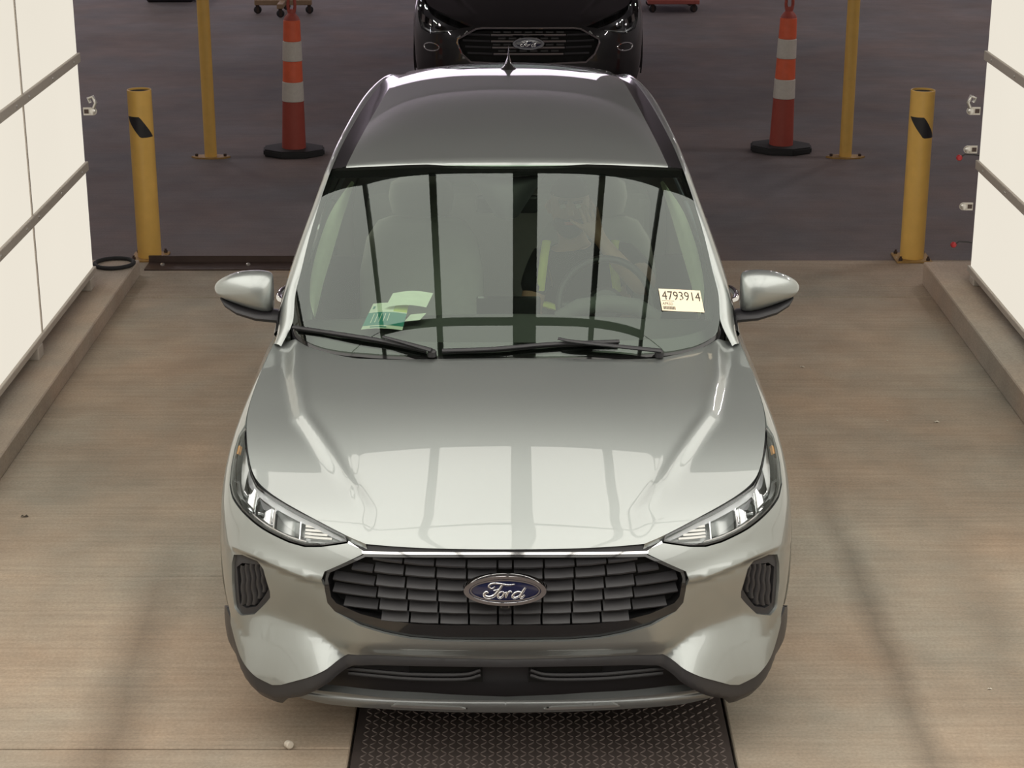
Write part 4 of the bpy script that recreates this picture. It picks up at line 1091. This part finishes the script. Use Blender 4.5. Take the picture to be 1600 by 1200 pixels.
wrap_panel('upper_bumper', car2, M_BLACKP, [(0, .754), (.433, .754), (.42, .740), (.365, .744), (0, .744)], tf=TF, step=.03)
g2 = link('grille', None, car2)
wrap_panel('backing', g2, M_PIT, GR2, off=-.05, tf=TF, step=.04, skirt=0)
rim2 = [surf_point(s, z, .004) for s, z in GR2]
rim2 = [np.array(p) for p in rim2[1:]]; rim2 = [np.array([0, *surf_point(0, .742, .004)[1:]])] + rim2
path = densify([TF(p) for p in rim2], .05, False); path = path + [(-p[0], p[1], p[2]) for p in path[::-1]]
link('chrome_surround', tube_me('chrome_surround', path, .008, 6), g2, M_CHROME)
for i, z in enumerate((.700, .655, .610, .565)):
    half = (.30, .30, .29, .28)[i]
    pts = [TF(np.array([sx * surf_point(abs(s), z, -.012)[0], *surf_point(abs(s), z, -.012)[1:]])) for s, sx in [(abs(q), 1 if q >= 0 else -1) for q in np.linspace(-half, half, 13)]]
    link('chrome_bar', tube_me('chrome_bar', pts, .009, 6), g2, M_CHROME)
    for sx in (-1, 1):
        e = .53 - .02 * abs(i - 1)
        pts = [TF(np.array([sx * surf_point(s, z + .02 * (s - half), -.02)[0], *surf_point(s, z + .02 * (s - half), -.02)[1:]])) for s in np.linspace(half + .01, e, 6)]
        link('dark_bar', tube_me('dark_bar', pts, .009, 6), g2, M_PLAST)
    for k in range(-3, 4):
        s = (k + .5 * (i % 2)) * .085
        if abs(s) < .28:
            p = TF(np.array([math.copysign(1, s) * surf_point(abs(s), z + .022, -.02)[0], *surf_point(abs(s), z + .022, -.02)[1:]]))
            link('slot', box_me('slot', p[0] - .03, p[0] + .03, p[1] - .006, p[1] + .01, p[2] - .006, p[2] + .006), g2, M_PLAST)
b2 = link('badge', None, car2); pz = TF(surf_point(0, .640, 0)); b2.location = (0, pz[1] - .012, pz[2]); b2.rotation_euler = (math.radians(86), 0, 0)
for ch in bd.children:
    c = ch.copy(); COL.objects.link(c); c.parent = b2
for sg in (1, -1):
    h2 = link('headlight', None, car2)
    wrap_panel('lens', h2, M_LENS, HEAD2, off=-.002, both=False, side=sg, tf=TF, step=.04, skirt=0)
    wrap_panel('housing', h2, M_DARK, HEAD2, off=-.05, both=False, side=sg, tf=TF, step=.05, skirt=.0)
    for a, b, z0, z1 in ((.72, .80, .735, .775), (.83, .90, .755, .80)):
        wrap_panel('reflector', h2, M_CHROME, [(a, z0), (b, z0 + .01), (b, z1 + .01), (a, z1)], off=lambda s, z: -.045 + 6 * (s - .8) ** 2, both=False, side=sg, tf=TF, step=.02, skirt=0)
    wrap_panel('light_strip', h2, M_SATIN, [(.62, .722), (.80, .702), (.91, .726), (.95, .775), (.94, .78), (.90, .736), (.80, .713), (.62, .730)], off=-.015, both=False, side=sg, tf=TF, step=.02, skirt=.01)
    pts = [TF(np.array([sg * surf_point(.80 + .075 * math.cos(a), .60 + .028 * math.sin(a), .003)[0], *surf_point(.80 + .075 * math.cos(a), .60 + .028 * math.sin(a), .003)[1:]])) for a in np.linspace(0, 2 * math.pi, 25)[:-1]]
    link('fog_lamp_ring', tube_me('fog_lamp_ring', pts, .006, 6, closed=True), car2, M_CHROME)

# ------------------------------------------------------------------ bollards, poles, cones
def bollard(loc, label, sx):
    b = thing('bollard', label, 'bollard', loc, 0, 'yellow pipe bollards at the booth exit')
    link('pipe', lathe_me('pipe', [(.074, .012), (.074, 1.062), (.0725, 1.064), (.066, 1.064), (.066, .75)], 40, cap=False), b, M_YEL)
    link('bore_shade_disc', lathe_me('bore_shade_disc', [(.0655, 1.03), (.0655, 1.052)], 30), b, M_PIT)  # black disc below the rim stands in for shade inside the open pipe
    link('base_plate', box_me('base_plate', -.11, .11, -.11, .11, 0, .014, .003), b, M_YELD)
    for x in (-.085, .085):
        for y in (-.085, .085):
            o = link('anchor_bolt', lathe_me('anchor_bolt', [(.012, .014), (.012, .028), (.007, .030), (.007, .04)], 6, smooth=False), b, M_RUST); o.location = (x, y, 0)
    # black arrow-shaped decal wrapped on the pipe
    rows = []
    for k in range(17):
        a = math.radians(-90 + (-70 + 142 * k / 16)); t = k / 16
        z1 = .905 if t < .52 else .905 - .125 * (t - .52) / .48
        z0 = .905 - .125 * min(t / .52, 1)
        rows.append([(.0745 * math.cos(a), .0745 * math.sin(a), z0 - .002), (.0745 * math.cos(a), .0745 * math.sin(a), z1 + .002)])
    link('black_decal', grid_me('black_decal', rows, True), b, M_DARK)
    return b
bollard((-2.264, 6.23, 0), 'yellow pipe bollard beside the black ring on the kerb', -1)
bollard((2.506, 6.19, 0), 'yellow pipe bollard by the end of the right kerb', 1)
def pole(loc, label):
    p = thing('pole', label, 'pole', loc, 0, 'tall yellow poles beyond the booth')
    link('shaft', lathe_me('shaft', [(.047, .01), (.047, 3.2)], 28), p, M_YEL)
    link('base_plate', prism_me('base_plate', [(.15 * math.cos(a), .075 * math.sin(a)) for a in np.linspace(0, 2 * math.pi, 9)[:-1]], 0, .012), p, M_YELD)
    for x in (-.11, .11):
        o = link('anchor_bolt', lathe_me('anchor_bolt', [(.012, .012), (.012, .03), (.006, .032)], 6, smooth=False), p, M_RUST); o.location = (x, 0, 0)
pole((-2.325, 9.18, 0), 'tall yellow pole on a base plate, left, outside the booth')
pole((2.575, 9.16, 0), 'tall yellow pole on a base plate, right, outside the booth')
def cone(loc, label, rz, tilt):
    c = thing('traffic_channelizer', label, 'traffic cone', loc, rz, 'orange and white traffic channelizers')
    c.rotation_euler = (tilt[0], tilt[1], rz)
    n = 8; pts = [(.255 * math.cos(2 * math.pi * (k + .5) / n), .20 * math.sin(2 * math.pi * (k + .5) / n)) for k in range(n)]
    bm = bmesh.new(); bm.from_mesh(prism_me('base', pts, 0, .055)); bmesh.ops.bevel(bm, geom=bm.edges[:], offset=.012, segments=2, affect='EDGES')
    link('rubber_base', bm_mesh(bm, 'base'), c, M_RUBBER)
    def rad(z): return .093 - .028 * (z - .05) / .95
    def seg(name, z0, z1, m, extra=0.0):
        r0, r1 = rad(z0) + extra, rad(z1) + extra
        link(name, lathe_me(name, [(r0 - .004, z0), (r0, z0 + .004), (r1, z1 - .004), (r1 - .004, z1)], 28), c, m)
    seg('lower_body', .05, .42, M_REDOR); seg('white_band', .42, .57, M_BAND, .003); seg('orange_body', .57, .73, M_ORANGE); seg('white_band', .73, .88, M_BAND, .003); seg('orange_body', .88, 1.04, M_ORANGE)
    link('neck', lathe_me('neck', [(.062, 1.04), (.055, 1.06), (.030, 1.09), (.028, 1.12)], 24), c, M_REDOR)
    for sx in (-1, 1):
        link('handle', tube_me('handle', [(sx * .020, 0, 1.10), (sx * .026, 0, 1.14), (sx * .024, 0, 1.19), (0, 0, 1.22)], [.012, .012, .012, .008], 8), c, M_REDOR)
    return c
cone((-1.695, 9.30, 0), 'orange and white traffic channelizer left of the black car', .1, (0, .02))
cone((2.108, 9.40, 0), 'orange and white traffic channelizer right of the black car', -.1, (0, .015))

# ------------------------------------------------------------------ things at the far end of the frame
def caster(parent, x, y, r=.045, h=.10):
    o = link('caster', lathe_me('caster', [(r - .006, -.014), (r, -.010), (r, .010), (r - .006, .014)], 20), parent, M_DARK); o.location = (x, y, r); o.rotation_euler = (math.pi / 2, 0, .4)
    f = link('fork', tube_me('fork', [(0, .0, 0), (0, .0, 0)], .01) if 0 else box_me('fork', -.02, .02, -.02, .02, r * .2, h, .004), parent, M_RUST); f.location = (x, y, 0)
dl = thing('dolly', 'red board on a wheeled dolly by the black car', 'dolly', (1.86, 17.35, 0))
link('deck', box_me('deck', -.30, .30, -.35, .35, .10, .15, .006), dl, M_RED)
for x in (-.24, .24):
    for y in (-.28, .28): caster(dl, x, y)
link('load_box', box_me('load_box', -.38, .20, -.30, .32, .15, .42, .03, 2), dl, M_REDK)
st = thing('rolling_stand', 'tan steel stand on casters behind the left cone', 'stand', (-2.66, 17.0, 0))
link('base_bar', box_me('base_bar', -.33, .33, -.04, .04, .10, .16, .005), st, M_TAN)
link('cross_bar', box_me('cross_bar', -.035, .035, -.35, .35, .10, .155, .005), st, M_TAN)
link('upright', box_me('upright', -.03, .03, -.03, .03, .155, 1.7, .005), st, M_TAN)
for x, y in ((-.30, 0), (.30, 0), (0, .31), (0, -.31)): caster(st, x, y)
dk = thing('storage_bin', 'dark bin near the left light wall at the far end', 'bin', (-4.15, 18.2, 0))
link('body', box_me('body', -.28, .28, -.25, .25, 0, .55, .03, 2), dk, M_DARK); link('lid', box_me('lid', -.30, .30, -.27, .27, .55, .60, .015), dk, M_DARK)

# ------------------------------------------------------------------ floor fittings and litter
pl = thing('tread_plate', 'dark steel tread plate set in the floor under the silver car', 'floor plate')
link('plate', box_me('plate', PL + .006, PR - .006, -4.0, 4.55, -.04, -.006, .002), pl, M_STEEL)
v = []; f = []
pitch = .026; ny = int((2.6 + 1.3) / pitch); nx = int((PR - PL - .05) / pitch)
for i in range(nx):
    for j in range(ny):
        cx_ = PL + .03 + i * pitch + pitch / 2; cy_ = -2.6 + j * pitch
        a = math.radians(45) if (i + j) % 2 == 0 else math.radians(-45) ; ca, sa = math.cos(a), math.sin(a); k = len(v)
        for lx, ly, z in ((-.015, 0, -.006), (0, -.0036, -.006), (.015, 0, -.006), (0, .0036, -.006), (-.008, 0, -.003), (.008, 0, -.003)):
            v.append((cx_ + lx * ca - ly * sa, cy_ + lx * sa + ly * ca, z))
        f += [(k, k + 1, k + 4), (k + 1, k + 5, k + 4), (k + 1, k + 2, k + 5), (k + 2, k + 3, k + 5), (k + 3, k + 4, k + 5), (k + 3, k, k + 4)]
lug = link('tread_lugs', meshpy('tread_lugs', v, f), pl, mat('worn_tread_lug', (0.15, 0.122, 0.112), rough=.4, metal=.5, var=.2, scale=30)); lug['kind'] = 'stuff'
th = thing('steel_angle', 'brown steel angle bar bolted across the floor by the left bollard', 'steel bar')
ev = bmesh.new(); box_bm(ev, -2.245, -.35, 5.93, 6.105, 0.002, .010); box_bm(ev, -2.245, -.35, 6.095, 6.11, .010, .050)
link('bar', bm_mesh(ev, 'bar'), th, M_RUST)
for x in (-2.15, -1.62, -1.1, -.6):
    o = link('bolt', lathe_me('bolt', [(.014, .010), (.014, .018), (.008, .022), (.001, .023)], 10), th, M_SCREW); o.location = (x, 6.03, 0)
rg = link('rubber_ring', tube_me('rubber_ring', [(.115 * math.cos(a), .115 * math.sin(a), 0) for a in np.linspace(0, 2 * math.pi, 41)[:-1]], .0125, 10, closed=True), None, M_RUBBER)
rg.location = (-2.375, 5.70, .1125); tag(rg, 'thin black rubber ring lying on the end of the left kerb', 'ring')
# wall end fittings
def bracket(x, y, z, sg, label, knob=None):
    b = thing('bracket', label, 'bracket', (x, y, z), 0, 'pale metal brackets at the ends of the light walls')
    n = 14; outl = [(0, -.022), (-sg * .055, -.022)] + [(-sg * (.055 + .022 * math.sin(a)), -.022 * math.cos(a)) for a in np.linspace(.1, math.pi - .1, n)] + [(-sg * .055, .022), (0, .022)]
    me = prism_me('plate', outl, -.004, .004); o = link('plate', me, b, M_BRACK); o.rotation_euler = (math.pi / 2, 0, 0)
    o = link('boss', lathe_me('boss', [(.018, 0), (.018, .010), (.012, .014), (.001, .015)], 18), b, M_SCREW); o.location = (-sg * .055, -.004, 0); o.rotation_euler = (math.pi / 2, 0, 0)
    link('slot', box_me('slot', *sorted((-sg * .005, -sg * .03)), -.006, -.003, -.012, .012), b, M_RUST)
    if knob == 'clip':
        link('clip', tube_me('clip', [(-sg * .06, -.005, .02), (-sg * .075, -.01, .05), (-sg * .06, -.01, .085), (-sg * .035, -.01, .075), (-sg * .045, -.01, .05)], .011, 8), b, M_SCREW)
def knob(x, y, z, label):
    k = thing('knob', label, 'knob', (x, y, z), 0, 'small red knobs at the end of the right light wall')
    o = link('grip', lathe_me('grip', [(.006, -.02), (.016, -.012), (.018, .0), (.012, .010), (.001, .012)], 14), k, M_REDK); o.rotation_euler = (math.pi / 2, 0, 0)
    link('stem', tube_me('stem', [(.0, 0, .0), (.03, 0, .02), (.08, -.01, .02), (.14, -.06, .02)], .004, 6), k, M_BEAM)
bracket(2.645, 5.30, 1.105, 1, 'topmost pale bracket with a hook on the right light wall', 'clip')
bracket(2.645, 5.30, .885, 1, 'middle pale bracket on the right light wall, above a red knob')
bracket(2.645, 5.30, .555, 1, 'lowest pale bracket at the end of the right light wall')
bracket(-2.41, 5.34, 1.10, -1, 'pale bracket with a hook at the end of the left light wall', 'clip')
knob(2.55, 5.31, .835, 'upper red knob at the end of the right light wall')
knob(2.555, 5.31, .325, 'lower red knob near the end of the right kerb')
# litter
cp = link('bottle_cap', lathe_me('cap', [(.013, 0), (.014, .016), (.011, .020), (.001, .021)], 18), None, mat('dull_white_plastic', (.62, .56, .48), rough=.5)); cp.location = (-.714, .148, .013); cp.rotation_euler = (math.radians(80), 0, .7); tag(cp, 'small white plastic cap on the concrete in front of the car', 'cap')
def scrap(name, loc, size, m, label, cat, rz=0):
    rows = [[(size * (i / 4 - .5) * (1 - .25 * j), size * .45 * (j / 2 - .5), size * .10 * math.sin(i * 1.3 + j) + size * .12) for i in range(5)] for j in range(3)]
    o = link(name, grid_me(name, rows, True), None, m); o.location = loc; o.rotation_euler = (0, 0, rz); tag(o, label, cat)
M_PAPER = mat('scrap_paper', (.62, .57, .48), rough=.9); M_LEAF = mat('dry_leaf', (.05, .038, .028), rough=.9)
scrap('dry_leaf', (-2.042, 2.075, .001), .035, M_LEAF, 'dark dry leaf on the concrete near the left kerb', 'leaf', .3)
scrap('paper_scrap', (1.521, 4.06, .001), .028, M_PAPER, 'pale paper scrap on the concrete below the right mirror', 'litter', .2)
scrap('paper_scrap', (2.047, 3.228, .001), .03, M_PAPER, 'pale paper scrap nearest the right kerb', 'litter', .5)
scrap('paper_scrap', (1.815, 3.246, .001), .015, M_PAPER, 'tiny pale scrap between the car and the right kerb', 'litter', 1.1)
scrap('paper_scrap', (1.674, .546, .001), .018, M_PAPER, 'small pale scrap at the lower right of the floor', 'litter', .1)
